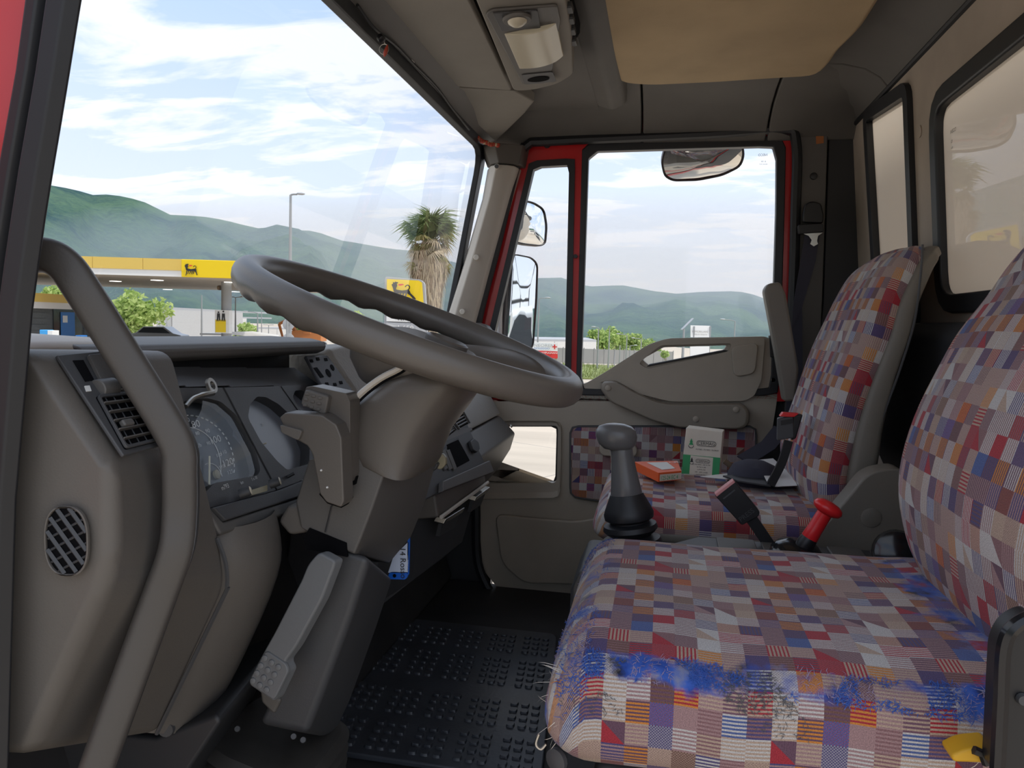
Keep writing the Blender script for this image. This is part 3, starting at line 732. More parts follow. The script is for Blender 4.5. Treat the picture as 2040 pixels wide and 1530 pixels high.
# ---- the driver's own door stands wide open beside the step, left of the picture
d2 = tag(thing('door_2', (-.66, .50, -.9), 'open red driver door swung forward outside the cab'), kind='structure')
DX = -.70
def dd(y, z, x=0): return V((DX-.10*(.5-y)+x, y, z))
hol = roundpoly([dd(.36, .48), dd(-.34, .48), dd(-.40, -.08), dd(.36, -.14)], .04)
holed(roundpoly([dd(.48, .56), dd(-.42, .56), dd(-.50, -.1), dd(-.50, -.92), dd(.42, -.92), dd(.48, -.5)], .05), [hol], (-.05, 0, 0)).build('door_skin', 'red_paint', d2, bevel=.01)
MB().prism(roundpoly([dd(.40, -.16, .03), dd(-.44, -.12, .03), dd(-.46, -.86, .03), dd(.38, -.86, .03)], .05), (-.04, 0, 0)).build('door_trim', 'taupe_door', d2, bevel=.01)
MB().poly([p+V((-.02, 0, 0)) for p in hol]).build('window_glass', 'glass', d2)
# ================================================================== dashboard
def plane3(a, b, c):
    n = (b-a).cross(c-a).normalized()
    if n.dot(a) > 0: n = -n            # face the viewer
    return (a, n)
def onp(pl, pts, off=0): return [P(x, y, pl=pl)+pl[1]*off for x, y in pts]
def plate(pl, pts, th, mat_, name, parent, off=0, r=0, bevel=0, **k):
    q = onp(pl, pts, off)
    if r: q = roundpoly(q, r)
    return MB().prism(q, pl[1]*th).build(name, mat_, parent, bevel=bevel, **k)
dash = thing('dashboard', (-.6, 1.4, -.6), 'grey plastic lorry dashboard with round dials, vents and switch panels', 'dashboard')
# --- driver end pod: side panel towards the open door and face towards the seat
R1 = [P(x, y, Y=.585) for x, y in ((70, 698), (228, 932), (228, 1108), (205, 1180), (62, 1500))]
R2 = [P(x, y, Y=.765) for x, y in ((338, 700), (393, 905), (436, 1085), (446, 1165), (310, 1462))]
R0 = [P(x, y, Y=.575) for x, y in ((40, 698), (32, 932), (22, 1108), (18, 1180), (10, 1505))]
RB = [p+V((-.12, .02, 0)) for p in R0]
mb = MB()
def strip(a, b):
    i = mb.addv(a); j = mb.addv(b)
    for k in range(len(a)-1): mb.face((i+k, i+k+1, j+k+1, j+k))
R1d = []; R2d = []; R0d = []
for src, dst in ((R0, R0d), (R1, R1d), (R2, R2d)):
    dst += src
strip(R0d, R1d); strip(R1d, R2d)
strip([R2d[0]+V((-.10, 0, 0)), R1d[0]+V((-.10, 0, 0))], [R2d[0], R1d[0]])
mb.poly([R0d[0], R0d[0]+V((-.1, 0, 0)), R1d[0]+V((-.1, 0, 0)), R1d[0]])
mb.poly([R2d[-1], R1d[-1], R0d[-1], R0d[-1]+V((-.12, 0, 0)), R2d[-1]+V((-.12, 0, 0))])
o = mb.build('end_pod', 'taupe', dash); m = o.modifiers.new('bevel', 'BEVEL'); m.width = .014; m.segments = 4; m.limit_method = 'ANGLE'; m.angle_limit = R(12); m.harden_normals = True
# --- knee panel between pod and column
KA = [P(x, y, Y=.768) for x, y in ((425, 1062), (440, 1085), (450, 1165), (312, 1466))]; KB = [P(x, y, Y=.95) for x, y in ((560, 1000), (574, 1065), (575, 1140), (430, 1425))]
KM = [(a+b)/2+V((.035, -.01, 0)) for a, b in zip(KA, KB)]
mb = MB(); strip(KA, KM); strip(KM, KB); strip(KB, [p+V((-.1, .05, 0)) for p in KB]); strip([p+V((-.1, 0, 0)) for p in KA], KA)
mb.build('knee_panel', 'taupe', dash, sub=2, smooth=60)
# seam strip between pod and knee panel
MB().tube(spline([P(x, y, Y=.762) for x, y in ((432, 1072), (449, 1120), (452, 1168), (440, 1200), (312, 1462))], 6), .0025, 6).build('seam', 'charcoal', dash)
# kick panel below
KP = [(12, 1506), (66, 1492), (125, 1462), (180, 1460), (310, 1470), (430, 1424), (440, 1440), (380, 1530), (300, 1700), (0, 1700)]
MB().prism([P(x, y, Y=.80) for x, y in KP], (-.04, .25, 0)).build('kick_panel', 'charcoal_dark', dash, bevel=.01)
MB().lathe([(.010, 0), (.009, .005)], P(333, 1450, Y=.795), (.2, -1, 0), 14).build('screw', 'charcoal', dash)
MB().lathe([(.014, 0), (.012, .006)], P(300, 1165, Y=.70), (.8, -.6, 0), 14).build('plug', 'taupe', dash)
# --- oval speaker grille on the side panel
spk = thing('x', (0, 0, 0), 'x'); bpy.data.objects.remove(spk)
sc_ = P(137, 1076, Y=.578); sn = V((.12, -.99, 0)).normalized(); su = V((.99, .12, 0)).normalized()
ov = sellipse(sc_, su*.0205, EZ*.0315, 2.6, 40); ovi = sellipse(sc_, su*.0185, EZ*.0295, 2.6, 40)
MB().prism([p+sn*.001 for p in ovi], sn*.001).build('grille_hollow', 'hollow', dash)
gr = ringframe([p+sn*.0005 for p in ov], [p+sn*.0005 for p in ovi], sn*.004).build('speaker_grille', 'taupe', dash, bevel=.001)
def clipseg(c, d, a=.0185, b=.0295):
    """chord of the oval through point c (local u,z) along d"""
    ts = [t/200 for t in range(-16, 17)]
    pts = [(c[0]+d[0]*t, c[1]+d[1]*t) for t in [k*.001 for k in range(-60, 61)]]
    ins = [p for p in pts if abs(p[0]/a)**2.6+abs(p[1]/b)**2.6 < 1]
    return (ins[0], ins[-1]) if len(ins) > 2 else None
for dd, off_, wd, names in (((.60, -.80), 1, .0022, 'bar'), ((.86, .50), 0, .0012, 'rib')):
    for k in range(-5, 6):
        c = (k*.0095*dd[1]*-1 if False else k*.0098*abs(dd[1]), k*.0098*abs(dd[0])*(1 if dd[1] < 0 else -1))
        s_ = clipseg(c, dd)
        if s_:
            a, b = [sc_+su*p[0]+EZ*p[1]+sn*(.003 if off_ else .0018) for p in s_]
            MB().tube([a, b], wd, 4, upv=sn).build(names, 'charcoal', gr)
# --- vent plate on the pod face
PA = plane3(R1[0], R1[1], P(338, 700, Y=.765))
vp = plate(PA, [(106, 713), (199, 704), (317, 892), (239, 914)], .004, 'charcoal', 'vent_plate', dash, off=.001, bevel=.0015)
plate(PA, [(137, 725), (158, 724), (180, 764), (162, 767)], .0006, 'hollow', 'empty_slot', vp, off=.005)
plate(PA, [(164, 717), (198, 714), (222, 765), (189, 767)], .004, 'graphite', 'blank_switch', vp, off=.005, r=.002, bevel=.001)
plate(PA, [(160, 776), (170, 775), (174, 786), (164, 787)], .0008, 'white', 'symbol', vp, off=.005)
plate(PA, [(227, 773), (236, 772), (240, 782), (231, 783)], .0008, 'white', 'symbol', vp, off=.005)
plate(PA, [(229.5, 775), (235, 774.5), (238, 780.5), (232.5, 781)], .0006, 'charcoal_dark', 'symbol_inner', vp, off=.0056)
c = P(203, 779, pl=PA)+PA[1]*.004
MB().lathe([(.0085, -.011), (.0095, -.010), (.0095, .010), (.0085, .011)], c, (P(222, 776, pl=PA)-P(180, 782, pl=PA)), 22).build('thumb_wheel', 'graphite', vp)
plate(PA, [(182, 797), (247, 790), (303, 887), (240, 903)], .0008, 'hollow', 'vent_hollow', vp, off=.005, r=.003)
a, b, c_, d_ = onp(PA, [(182, 797), (247, 790), (303, 887), (240, 903)], .006)
fr_o = roundpoly([a, b, c_, d_], .004); cc = sum(fr_o, V())/len(fr_o); fr_i = [cc+(p-cc)*.9 for p in fr_o]
ringframe(fr_o, fr_i, PA[1]*.003).build('vent_frame', 'charcoal', vp, bevel=.0005)
for k in range(1, 6):
    t = k/6; p0, p1 = a.lerp(d_, t), b.lerp(c_, t)
    MB().box((p0+p1)/2+PA[1]*.002, ((p1-p0).length*.94, .0055, .0012), Matrix(((p1-p0).normalized(), PA[1], (p1-p0).normalized().cross(PA[1]))).transposed()).build('slat', 'graphite', vp)
for k in range(1, 4):
    t = k/4; p0, p1 = a.lerp(b, t), d_.lerp(c_, t)
    MB().tube([p0.lerp(p1, .04)-PA[1]*.0005, p0.lerp(p1, .96)-PA[1]*.0005], .0011, 4).build('vane', 'charcoal_dark', vp)
kc = P(238, 855, pl=PA)+PA[1]*.010
MB().box(kc, (.014, .006, .007), Matrix(((b-a).normalized(), PA[1], (b-a).normalized().cross(PA[1]))).transposed()).build('knob', 'graphite', vp, bevel=.002, seg=3)

# --- hood over the instruments
hp = [(-.68, -.030), (-.60, -.032), (-.580, -.036), (-.572, -.043), (-.575, -.052), (-.59, -.058), (-.68, -.062)]
MB().loft([[V((x, y, z-.008*(y-.7))) for x, z in hp] for y in (.68, .9, 1.1, 1.255)]).build('hood', 'graphite', dash, bevel=.003)
MB().loft([[V((x-.01, y, z+.004-.008*(y-.7))) for x, z in hp] for y in (.60, .70, .735)]).build('hood_end', 'taupe_light', dash, bevel=.006)
# recess under the hood: back and slanted panels
PC = plane3(P(335, 772, Y=.78), P(432, 1040, Y=.78), P(640, 765, Y=1.22))
seams = [330, 372, 460, 548, 640]
MB().prism([V((-.66, .70, -.055)), V((-.66, 1.27, -.06)), V((-.66, 1.27, -.30)), V((-.66, .70, -.30))], (.01, 0, 0)).build('recess_back', 'charcoal_dark', dash)
for x0, x1 in zip(seams, seams[1:]):
    q = [P(x0+1, 771, pl=PC), P(x1-1, 768, pl=PC), P(x1-1-22, 738, pl=PC)+V((-.028, 0, .004)), P(x0+1-22, 740, pl=PC)+V((-.028, 0, .004))]
    MB().prism(q, (-.01, 0, -.004)).build('recess_panel', 'charcoal', dash, bevel=.001)
# --- instrument plate with two dial openings
spd = [(300, 870), (330, 815), (375, 797), (412, 793), (440, 800), (470, 826), (493, 860), (510, 900), (519, 935), (514, 947), (428, 962), (405, 985), (330, 1000)]
tac = [(494, 832), (498, 806), (512, 790), (530, 791), (555, 805), (582, 830), (604, 860), (617, 890), (616, 924), (572, 936), (552, 918), (520, 880)]
tac2 = [(583, 792), (588, 778), (602, 777), (640, 812), (640, 860), (622, 852)]
outer = onp(PC, [(280, 776), (445, 772), (558, 769), (640, 764), (720, 830), (700, 930), (590, 984), (432, 1040), (330, 1040)])
outer = onp(PC, [(280, 776), (330, 773), (445, 772), (558, 769), (660, 764), (700, 900), (594, 960), (545, 978), (418, 1012), (330, 1040)])
ip_ = holed(outer, [roundpoly(onp(PC, h), .006) for h in (spd, tac, tac2)], PC[1]*-.016).build('instrument_plate', 'charcoal', dash, bevel=.0015)
for x0, y0, x1, y1 in ((445, 772, 556, 985), (560, 769, 640, 880)):
    a, b = onp(PC, [(x0, y0), (x1, y1)], .0002); 
    if x0 == 560: a, b = onp(PC, [(560, 770), (616, 850)], .0002)
    MB().tube([a, b], .0011, 4).build('seam', 'charcoal_dark', ip_)
# dials
sd1 = plate(PC, [(270, 1010), (280, 790), (440, 780), (530, 870), (530, 970)], .0005, 'dial_black', 'speedometer', ip_, off=-.0165)
td1 = plate(PC, [(485, 860), (490, 780), (560, 780), (630, 870), (630, 950), (560, 950)], .0005, 'dial_grey', 'rev_counter', ip_, off=-.0165)
td2 = plate(PC, [(570, 790), (580, 765), (650, 780), (660, 880)], .0005, 'dial_grey', 'side_gauge', ip_, off=-.0165)
def dial_axes(pl):
    ey = (EZ-pl[1]*EZ.dot(pl[1])).normalized(); ex = ey.cross(pl[1]).normalized(); return ex, ey
dx, dy = dial_axes(PC); DO = -.0155
dc = P(415, 908, pl=PC)+PC[1]*DO
def arc(c, r, a0, a1, rad=.0005, parent=None, m='dial_print', n=24, name='scale_line', dash_=None):
    pts = [c+dx*(r*math.sin(R(a0+(a1-a0)*k/n)))+dy*(r*math.cos(R(a0+(a1-a0)*k/n))) for k in range(n+1)]
    if dash_:
        mbb = MB()
        for k in range(0, n, 2): mbb.tube(pts[k:k+2], rad, 4)
        return mbb.build(name, m, parent)
    return MB().tube(pts, rad, 4).build(name, m, parent)
def parc(cx_, cy_, a_, b_, t0, t1, rad, n=28, dashed=False):
    pts = [P(cx_+a_*math.sin(R(t0+(t1-t0)*k/n)), cy_-b_*math.cos(R(t0+(t1-t0)*k/n)), pl=PC)+PC[1]*DO for k in range(n+1)]; mbb = MB()
    for k in range(0, n, 2 if dashed else 1): mbb.tube(pts[k:k+2], rad, 4)
    return mbb.build('scale_line', 'dial_print', sd1)
parc(396, 925, 92, 106, -40, 98, .0008, 44, True); parc(396, 925, 66, 82, -40, 100, .0006); parc(440, 955, 26, 40, -20, 70, .0005)
for s_, x, y, sz in (('60', 379, 842, .0125), ('80', 414, 843, .0125), ('100', 452, 874, .0125), ('120', 477, 920, .0125), ('70', 396, 832, .007), ('90', 436, 854, .007), ('110', 467, 897, .007), ('125', 481, 936, .007), ('70', 398, 856, .006), ('80', 416, 858, .006), ('90', 438, 878, .006), ('100', 458, 902, .006), ('110', 464, 925, .006), ('0', 398, 922, .010)):
    text('numeral', s_, 'dial_print', sd1, P(x, y, pl=PC)+PC[1]*DO, dx, dy, sz, 'CENTER', squash=1.5)
text('dial_word', 'km/h', 'dial_print', sd1, P(416, 884, pl=PC)+PC[1]*DO, dx, dy, .007, 'CENTER', squash=1.4)
n0, n1_ = P(434, 960, pl=PC)+PC[1]*(DO+.004), P(434, 903, pl=PC)+PC[1]*(DO+.004)
MB().tube([n0, n1_], .0013, 6).build('needle', 'needle', sd1)
MB().lathe([(.006, 0), (.006, .003), (.004, .004)], P(452, 938, pl=PC)+PC[1]*DO, PC[1], 14).build('hub', 'gold_dull', sd1)
for s_, x, y in (('20', 518, 838), ('25', 543, 842), ('15', 505, 855)):
    text('numeral', s_, 'dial_print', td1, P(x, y, pl=PC)+PC[1]*DO, dx, dy, .006, 'CENTER')
MB().tube([P(522, 885, pl=PC)+PC[1]*(DO+.003), P(546, 877, pl=PC)+PC[1]*(DO+.003)], .001, 5).build('needle', 'needle', td1)
q = onp(PC, [(290, 1005), (300, 790), (440, 785), (525, 880), (525, 960)], -.004); MB().poly(q).build('dial_glass', 'gauge_glass', sd1)
# odometer ledge below the plate
o1 = onp(PC, [(410, 1016), (545, 980), (600, 958), (612, 985), (590, 992), (436, 1042)], .0); 
led = MB().prism(o1, PC[1]*.010).build('odometer_ledge', 'charcoal', ip_, bevel=.002)
text('odometer_digits', 'm793', 'dial_print', led, P(440, 978, pl=PC)+PC[1]*.001, dx, dy, .008, 'LEFT')
text('odometer_unit', 'km', 'dial_print', led, P(478, 966, pl=PC)+PC[1]*.001, dx, dy, .006, 'LEFT')
text('odometer_digits', '1 x 10', 'dial_print', led, P(500, 959, pl=PC)+PC[1]*.001, dx, dy, .006, 'LEFT')
lp_ = PC
for x, y in ((463, 990), (524, 970)):
    c = P(x, y, pl=PC)+PC[1]*.010
    kb = MB().lathe([(.006, 0), (.0058, .012), (.005, .013)], c, (PC[1]+V((0, .35, 0))), 16).build('knob', 'charcoal_dark', led)
    MB().lathe([(.0055, 0), (.004, .001)], c+(PC[1]+V((0, .35, 0))).normalized()*.0132, (PC[1]+V((0, .35, 0))), 16).build('knob_cap', 'lens', kb)
plate(PC, [(478, 984), (516, 972), (516, 984), (480, 994)], .002, 'gold_dull', 'counter_window', led, off=.0102, r=.002)
MB().lathe([(.0022, 0), (.0022, .01)], P(573, 950, pl=PC), PC[1]+V((0, .5, .2)), 10).build('reset_pin', 'charcoal_dark', ip_)
# lower frame of the binnacle
fr1 = [P(x, y, pl=PC)+PC[1]*.006 for x, y in ((392, 985), (412, 1016), (436, 1042), (592, 992), (604, 1000), (594, 1018), (432, 1068), (396, 1005))]
MB().prism(fr1, PC[1]*-.05).build('binnacle_frame', 'graphite', dash, bevel=.004, seg=3)

# --- switch blank panel at the far end of the binnacle
PS = plane3(P(606, 713, Y=1.20), P(648, 713, Y=1.29), P(690, 782, Y=1.25))
sw = plate(PS, [(604, 713), (648, 712), (698, 782), (645, 783), (632, 765)], .006, 'charcoal', 'switch_plate', dash, bevel=.002)
for x, y in ((614, 724), (627, 720), (643, 721), (645, 770), (661, 771), (673, 767)):
    plate(PS, [(x-3, y-2.5), (x+3, y-3), (x+5, y+2.5), (x-1, y+3)], .0006, 'hollow', 'square_hole', sw, off=.0062)
plate(PS, [(619, 738), (626, 737), (640, 756), (633, 758)], .0006, 'hollow', 'slot', sw, off=.0062)
MB().prism(sellipse(P(649, 748, pl=PS)+PS[1]*.0062, (P(653, 756, pl=PS)-P(645, 740, pl=PS))*.5, (P(653, 747, pl=PS)-P(645, 749, pl=PS))*.5, 2, 18), PS[1]*.0006).build('oval_hole', 'hollow', sw)
MB().prism(sellipse(P(657, 737, pl=PS)+PS[1]*.0062, (P(660, 743, pl=PS)-P(654, 731, pl=PS))*.5, (P(660, 736, pl=PS)-P(654, 738, pl=PS))*.5, 2, 18), PS[1]*.0006).build('oval_hole', 'hollow', sw)
# --- grained centre pad
def pad_ring(px):
    return [P(a, b, Y=c) for a, b, c in px]
r_a = pad_ring([(646, 699, 1.285), (654, 718, 1.285), (702, 788, 1.285), (722, 835, 1.285)]); r_b = pad_ring([(722, 684, 1.50), (736, 692, 1.50), (782, 762, 1.50), (790, 835, 1.50)])
full = lambda r: [r[0]+V((-.10, 0, -.01)), r[0]]+r[1:]+[r[-1]+V((-.15, 0, 0))]
MB().loft([full(r_a), [a.lerp(b, .06)+V((.006, 0, .004)) for a, b in zip(full(r_a), full(r_b))], [a.lerp(b, .94)+V((.006, 0, .004)) for a, b in zip(full(r_a), full(r_b))], full(r_b)]).build('centre_pad', 'taupe_soft', dash, bevel=.006, seg=3, smooth=60)
# --- passenger half of the dash
pr = [(-.72, -.10), (-.60, -.135), (-.53, -.175), (-.487, -.218), (-.457, -.268), (-.412, -.322), (-.425, -.37), (-.46, -.43), (-.50, -.48), (-.74, -.52)]
MB().loft([[V((x+(.012 if y < 1.6 else 0), y, z)) for x, z in pr[:5]]+[V((-.60, y, -.30))] for y in (1.50, 1.72, 2.215)]).build('upper_pad', 'taupe_soft', dash, bevel=.006, seg=3)
MB().loft([[V((x, y, z)) for x, z in [(-.60, -.276), (-.459, -.274)]+pr[5:]] for y in (1.50, 1.72, 2.215)]).build('glovebox', 'graphite', dash, bevel=.006, seg=3)
MB().lathe([(.006, 0), (.004, .004)], P(1018, 849, Y=2.2), (1, -.2, .5), 10).build('screw', 'steel', dash)
# --- centre panel facing the driver
PE = plane3(P(918, 817, Y=1.70), P(975, 947, Y=1.70), P(871, 982, Y=1.38))
cp_ = plate(PE, [(800, 900), (918, 815), (966, 922), (975, 944), (871, 984), (840, 1000)], -.03, 'charcoal', 'centre_panel', dash, bevel=.003)
q = onp(PE, [(871, 984), (975, 944), (966, 921), (872, 963)], .001)
MB().prism(q, PE[1]*.012).build('panel_lip', 'graphite', cp_, bevel=.002)
def vent_(pts, name, n):
    plate(PE, pts, .0008, 'hollow', name, cp_, off=.0005, r=.003)
    a, b, c, d = onp(PE, pts, .003)
    f = [a, b, c, d]; cc = sum(f, V())/4
    ringframe(f, [cc+(p-cc)*.92 for p in f], PE[1]*.004).build('vent_frame', 'graphite', cp_)
    for k in range(1, n):
        p0, p1 = a.lerp(d, k/n), b.lerp(c, k/n); MB().tube([p0, p1], .0022, 5).build('slat', 'graphite', cp_)
vent_([(893, 832), (918, 818), (933, 845), (911, 857)], 'vent_hollow', 5)
vent_([(876, 868), (899, 849), (906, 858), (884, 875)], 'vent_hollow', 3)
plate(PE, [(888, 887), (912, 876), (935, 918), (909, 932)], .0008, 'hollow', 'cubby', cp_, off=.0006, r=.003)
kb = plate(PE, [(930, 882), (938, 876), (947, 883), (950, 897), (944, 904), (936, 899)], .008, 'charcoal_dark', 'rotary_switch', cp_, off=.001, r=.005, bevel=.002)
for x in (869, 878, 887):
    plate(PE, [(x, 899), (x+6, 896), (x+21, 934), (x+15, 938)], .003, 'graphite', 'card_slot', cp_, off=.0006, bevel=.0006)
plate(PE, [(862, 902), (912, 872), (914, 877), (864, 908)], .0008, 'charcoal_dark', 'groove', cp_, off=.0004)
plate(PE, [(889, 855), (938, 852), (940, 857), (880, 882)], .0008, 'graphite', 'groove', cp_, off=.0004)
# drawer front and release tabs below
df = [P(871, 986, Y=1.38), P(967, 923, Y=1.74), P(972, 962, Y=1.74), P(878, 1032, Y=1.38)]
MB().prism([p+V((-.004, 0, 0)) for p in df], (-.06, 0, -.01)).build('drawer_front', 'taupe', dash, bevel=.005)
a, b = P(877, 1030, Y=1.37), P(970, 961, Y=1.735); MB().tube([a+V((.002, 0, 0)), b+V((.002, 0, 0))], .004, 6).build('drawer_edge_highlight', 'taupe_light', dash)  # highlight along the drawer's lower edge, painted as a pale tube
for x0, y0, x1, y1, Y0, Y1 in ((884, 1045, 921, 1022, 1.42, 1.53), (946, 999, 972, 980, 1.66, 1.76)):
    a, b = P(x0, y0, Y=Y0), P(x1, y1, Y=Y1)
    tb = MB().prism([a, b, b+V((.006, 0, .012)), a+V((.006, 0, .012))], (-.022, 0, .004)).build('release_tab', 'chrome', dash, bevel=.002)
    MB().prism([a+V((-.004, .004, 0)), b+V((-.004, -.004, 0)), b+V((-.014, -.01, -.03)), a+V((-.014, .02, -.03))], (-.008, 0, 0)).build('tab_leg', 'charcoal', tb)
# lower centre stack down to the floor
LS = [(866, 1020), (975, 955), (985, 1010), (965, 1050), (945, 1090), (860, 1160), (805, 1205), (760, 1240), (700, 1290), (730, 1000)]
lsf = [P(879, 1036, Y=1.39), P(971, 966, Y=1.74), P(974, 1010, Y=1.76), P(950, 1085, Y=1.76), P(905, 1125, Y=1.60), P(850, 1165, Y=1.42), P(790, 1215, Y=1.42), P(760, 1235, Y=1.42), P(790, 1060, Y=1.39)]
MB().prism([p+V((-.035, 0, 0)) for p in lsf], (-.20, .02, -.02)).build('lower_stack', 'charcoal', dash, bevel=.010, seg=3)

# ================================================================== grab handle on the driver-side pillar
gh = thing('grab_handle', P(352, 1000, Y=.63), 'long curved dark grey grab handle running down from the driver-side pillar', 'handle')
pth = [(40, 512, .60), (92, 509, .605), (130, 530, .61), (166, 580, .615), (234, 688, .63), (325, 832, .645), (355, 892, .65), (358, 940, .65), (358, 1020, .65), (350, 1095, .645), (320, 1180, .64), (276, 1300, .63), (196, 1520, .61), (155, 1640, .60)]
prof = [(math.copysign(abs(math.cos(a))**.55, math.cos(a))*.0135, math.copysign(abs(math.sin(a))**.55, math.sin(a))*.0158) for a in [2*math.pi*k/20 for k in range(20)]]
hpth = spline([P(a, b, Y=c) for a, b, c in pth], 5)
MB().tube(hpth, 1, prof=prof, upv=(.55, -.83, 0)).build('bar', 'handle_grey', gh, smooth=50)
MB().tube([p+V((.0135, .006, 0)) for p in hpth[8:]], 1, prof=[(.002, -.006), (.002, .006), (-.004, .006), (-.004, -.006)], upv=(.9, .4, 0)).build('insert', 'charcoal', gh)

# ================================================================== bits lying on the instruments
lug = thing('cable_lug', P(398, 800, pl=PC), 'dull metal ring terminal standing on top of the speedometer', 'cable lug')
lc = P(404, 775, pl=PC)+PC[1]*.012
ring = [lc+dx*(.0075*math.sin(2*math.pi*k/24))+dy*(.0075*math.cos(2*math.pi*k/24)) for k in range(24)]
MB().tube(ring, 1, prof=[(.002, .0022), (.002, -.0022), (-.002, -.0022), (-.002, .0022)], closed=True, upv=PC[1]).build('ring', 'steel', lug)
MB().tube(spline([lc-dy*.009-dx*.002, P(392, 792, pl=PC)+PC[1]*.010, P(376, 797, pl=PC)+PC[1]*.006, P(364, 812, pl=PC)+PC[1]*.004], 4), [.0035]*6+[.0028]*7, 8).build('shank', 'steel', lug)
tt = thing('key_tag', P(795, 1155, Y=1.1), 'blue and white plastic key tag hanging beside the steering column', 'key tag')
K = lambda pts, d=0: [P(x, y, Y=1.10+d) for x, y in pts]
MB().prism(K([(773, 1141), (784, 1108), (815, 1078), (813, 1139), (811, 1141)]), (0, .003, 0)).build('paper_insert', 'white_tag', tt)
MB().prism(roundpoly(K([(771, 1154), (776, 1139), (813, 1138), (812, 1150), (807, 1155)]), .003), (0, .004, 0)).build('blue_end', 'blue_tag', tt, bevel=.0005)
MB().prism(K([(812, 1074), (816, 1070), (814, 1145), (811, 1145)]), (0, .004, 0)).build('blue_edge', 'blue_tag', tt)
MB().lathe([(.0028, 0), (.0028, .0006)], P(786, 1147, Y=1.0995), (0, -1, 0), 14).build('eyelet', 'hollow', tt)
text('handwriting', '14 Rosso', 'ink', tt, P(797, 1090, Y=1.0992), V((.05, 0, -1)), V((1, 0, .05)), .013, squash=1.0)
# ================================================================== steering wheel
WC = V((-.326, .99, -.011)); WT = R(19.5); WR = .222
wu = V((-math.cos(WT), 0, math.sin(WT))); wv = V((0, 1, 0)); wnrm = V((math.sin(WT), 0, math.cos(WT)))   # forward, across, up out of the wheel
wheel = thing('steering_wheel', WC, 'large dark grey two-spoke steering wheel tilted almost flat', 'steering wheel')
def wpt(a, r, h=0): return WC+wu*(r*math.cos(R(a)))+wv*(r*math.sin(R(a)))+wnrm*h
mb = MB(); rings = []
NS = 144
for k in range(NS):
    a = 360*k/NS; c = wpt(a, WR); er = (c-WC).normalized(); ring = []
    front = max(0, math.cos(R(a)))**.4 if math.cos(R(a)) > 0 else 0
    scal = .0028*math.cos(R(a)*26)*min(1, front*1.5)
    for q in range(18):
        t = 2*math.pi*q/18; cr_, ch = math.cos(t)*.0185, math.sin(t)*.0195
        if math.sin(t) < -.2: ch += scal*(-math.sin(t))
        ring.append(c+er*cr_+wnrm*ch)
    rings.append(ring)
rings.append(rings[0]); mb.loft(rings, caps=False).build('rim', 'wheel_grey', wheel, smooth=60)
# two wide dished spokes towards the driver and the hub
for sgn in (1, -1):
    rings = []
    for t in [k/8 for k in range(9)]:
        rr = .045+(WR-.045)*t; w_ = .072-.014*math.sin(math.pi*t)+.014*t*t; hh = -.030*(1-t)**1.4-.001; th = .020-.006*t
        rings.append([])
        for ang, hz_ in ((-1, 0), (-.6, .55), (0, .8), (.6, .55), (1, 0), (.6, -1), (-.6, -1)):
            c = wpt(sgn*(126+6*t), rr, hh); side = wnrm.cross((c-WC-wnrm*hh).normalized())
            rings[-1].append(c+side*(w_*ang)+wnrm*(th*hz_))
    MB().loft(rings).build('spoke', 'wheel_grey', wheel, sub=2, smooth=70)
hub = MB().loft([sellipse(WC+wnrm*h-wu*.012, wu*a, wv*b, 2.6, 32) for h, a, b in ((-.085, .055, .055), (-.06, .075, .08), (-.035, .082, .088), (-.022, .078, .085), (-.016, .06, .068))]).build('hub', 'wheel_grey', wheel, bevel=.004)
# horn pad and its scooped pocket rim
MB().loft([sellipse(WC+wnrm*h-wu*.03, wu*a, wv*b, 3.2, 32) for h, a, b in ((-.02, .062, .075), (-.012, .062, .075), (-.006, .055, .068))]).build('horn_pad', 'wheel_grey', wheel, bevel=.003)
MB().lathe([(.030, 0), (.030, .007), (.026, .009), (.022, .002)], WC-wu*.045-wnrm*.006+wv*.012, wnrm, 28).build('horn_ring', 'wheel_grey', wheel)

# ================================================================== steering column
col = thing('steering_column', P(560, 1490, Y=.99), 'grey plastic steering column with shroud, two stalks and rubber boot', 'steering column')
lev = [(727, 838, 940), (736, 815, 950), (755, 768, 952), (775, 738, 948), (800, 706, 932), (850, 697, 893), (890, 699, 876), (912, 716, 868), (928, 765, 855)]
rings = []
for y, xl, xr in lev:
    a, b = P(xl, y, Y=.945), P(xr, y+6, Y=1.00)
    c = (a+b)/2; c.y = .985; hw = (b.x-a.x)/2; tz = (b.z-a.z)/2
    wy = .062 if y < 730 else (.080 if y < 745 else .088)
    rings.append(sellipse(c, V((hw, 0, tz)), V((0, wy, 0)), 3.1, 44))
MB().loft(rings).build('shroud', 'wheel_grey', col, smooth=60)
# split line, and a pale tube painting the highlight on the cover's edge
sl = spline([P(x, y, Y=.905) for x, y in ((702, 814), (730, 786), (765, 760), (800, 742), (812, 732))], 5)
MB().tube(sl, .0016, 6).build('split_line', 'hollow', col)
MB().tube([p+V((-.004, -.001, .004)) for p in sl], .004, 6).build('cover_edge_highlight', 'lens' if False else 'taupe_light', col)
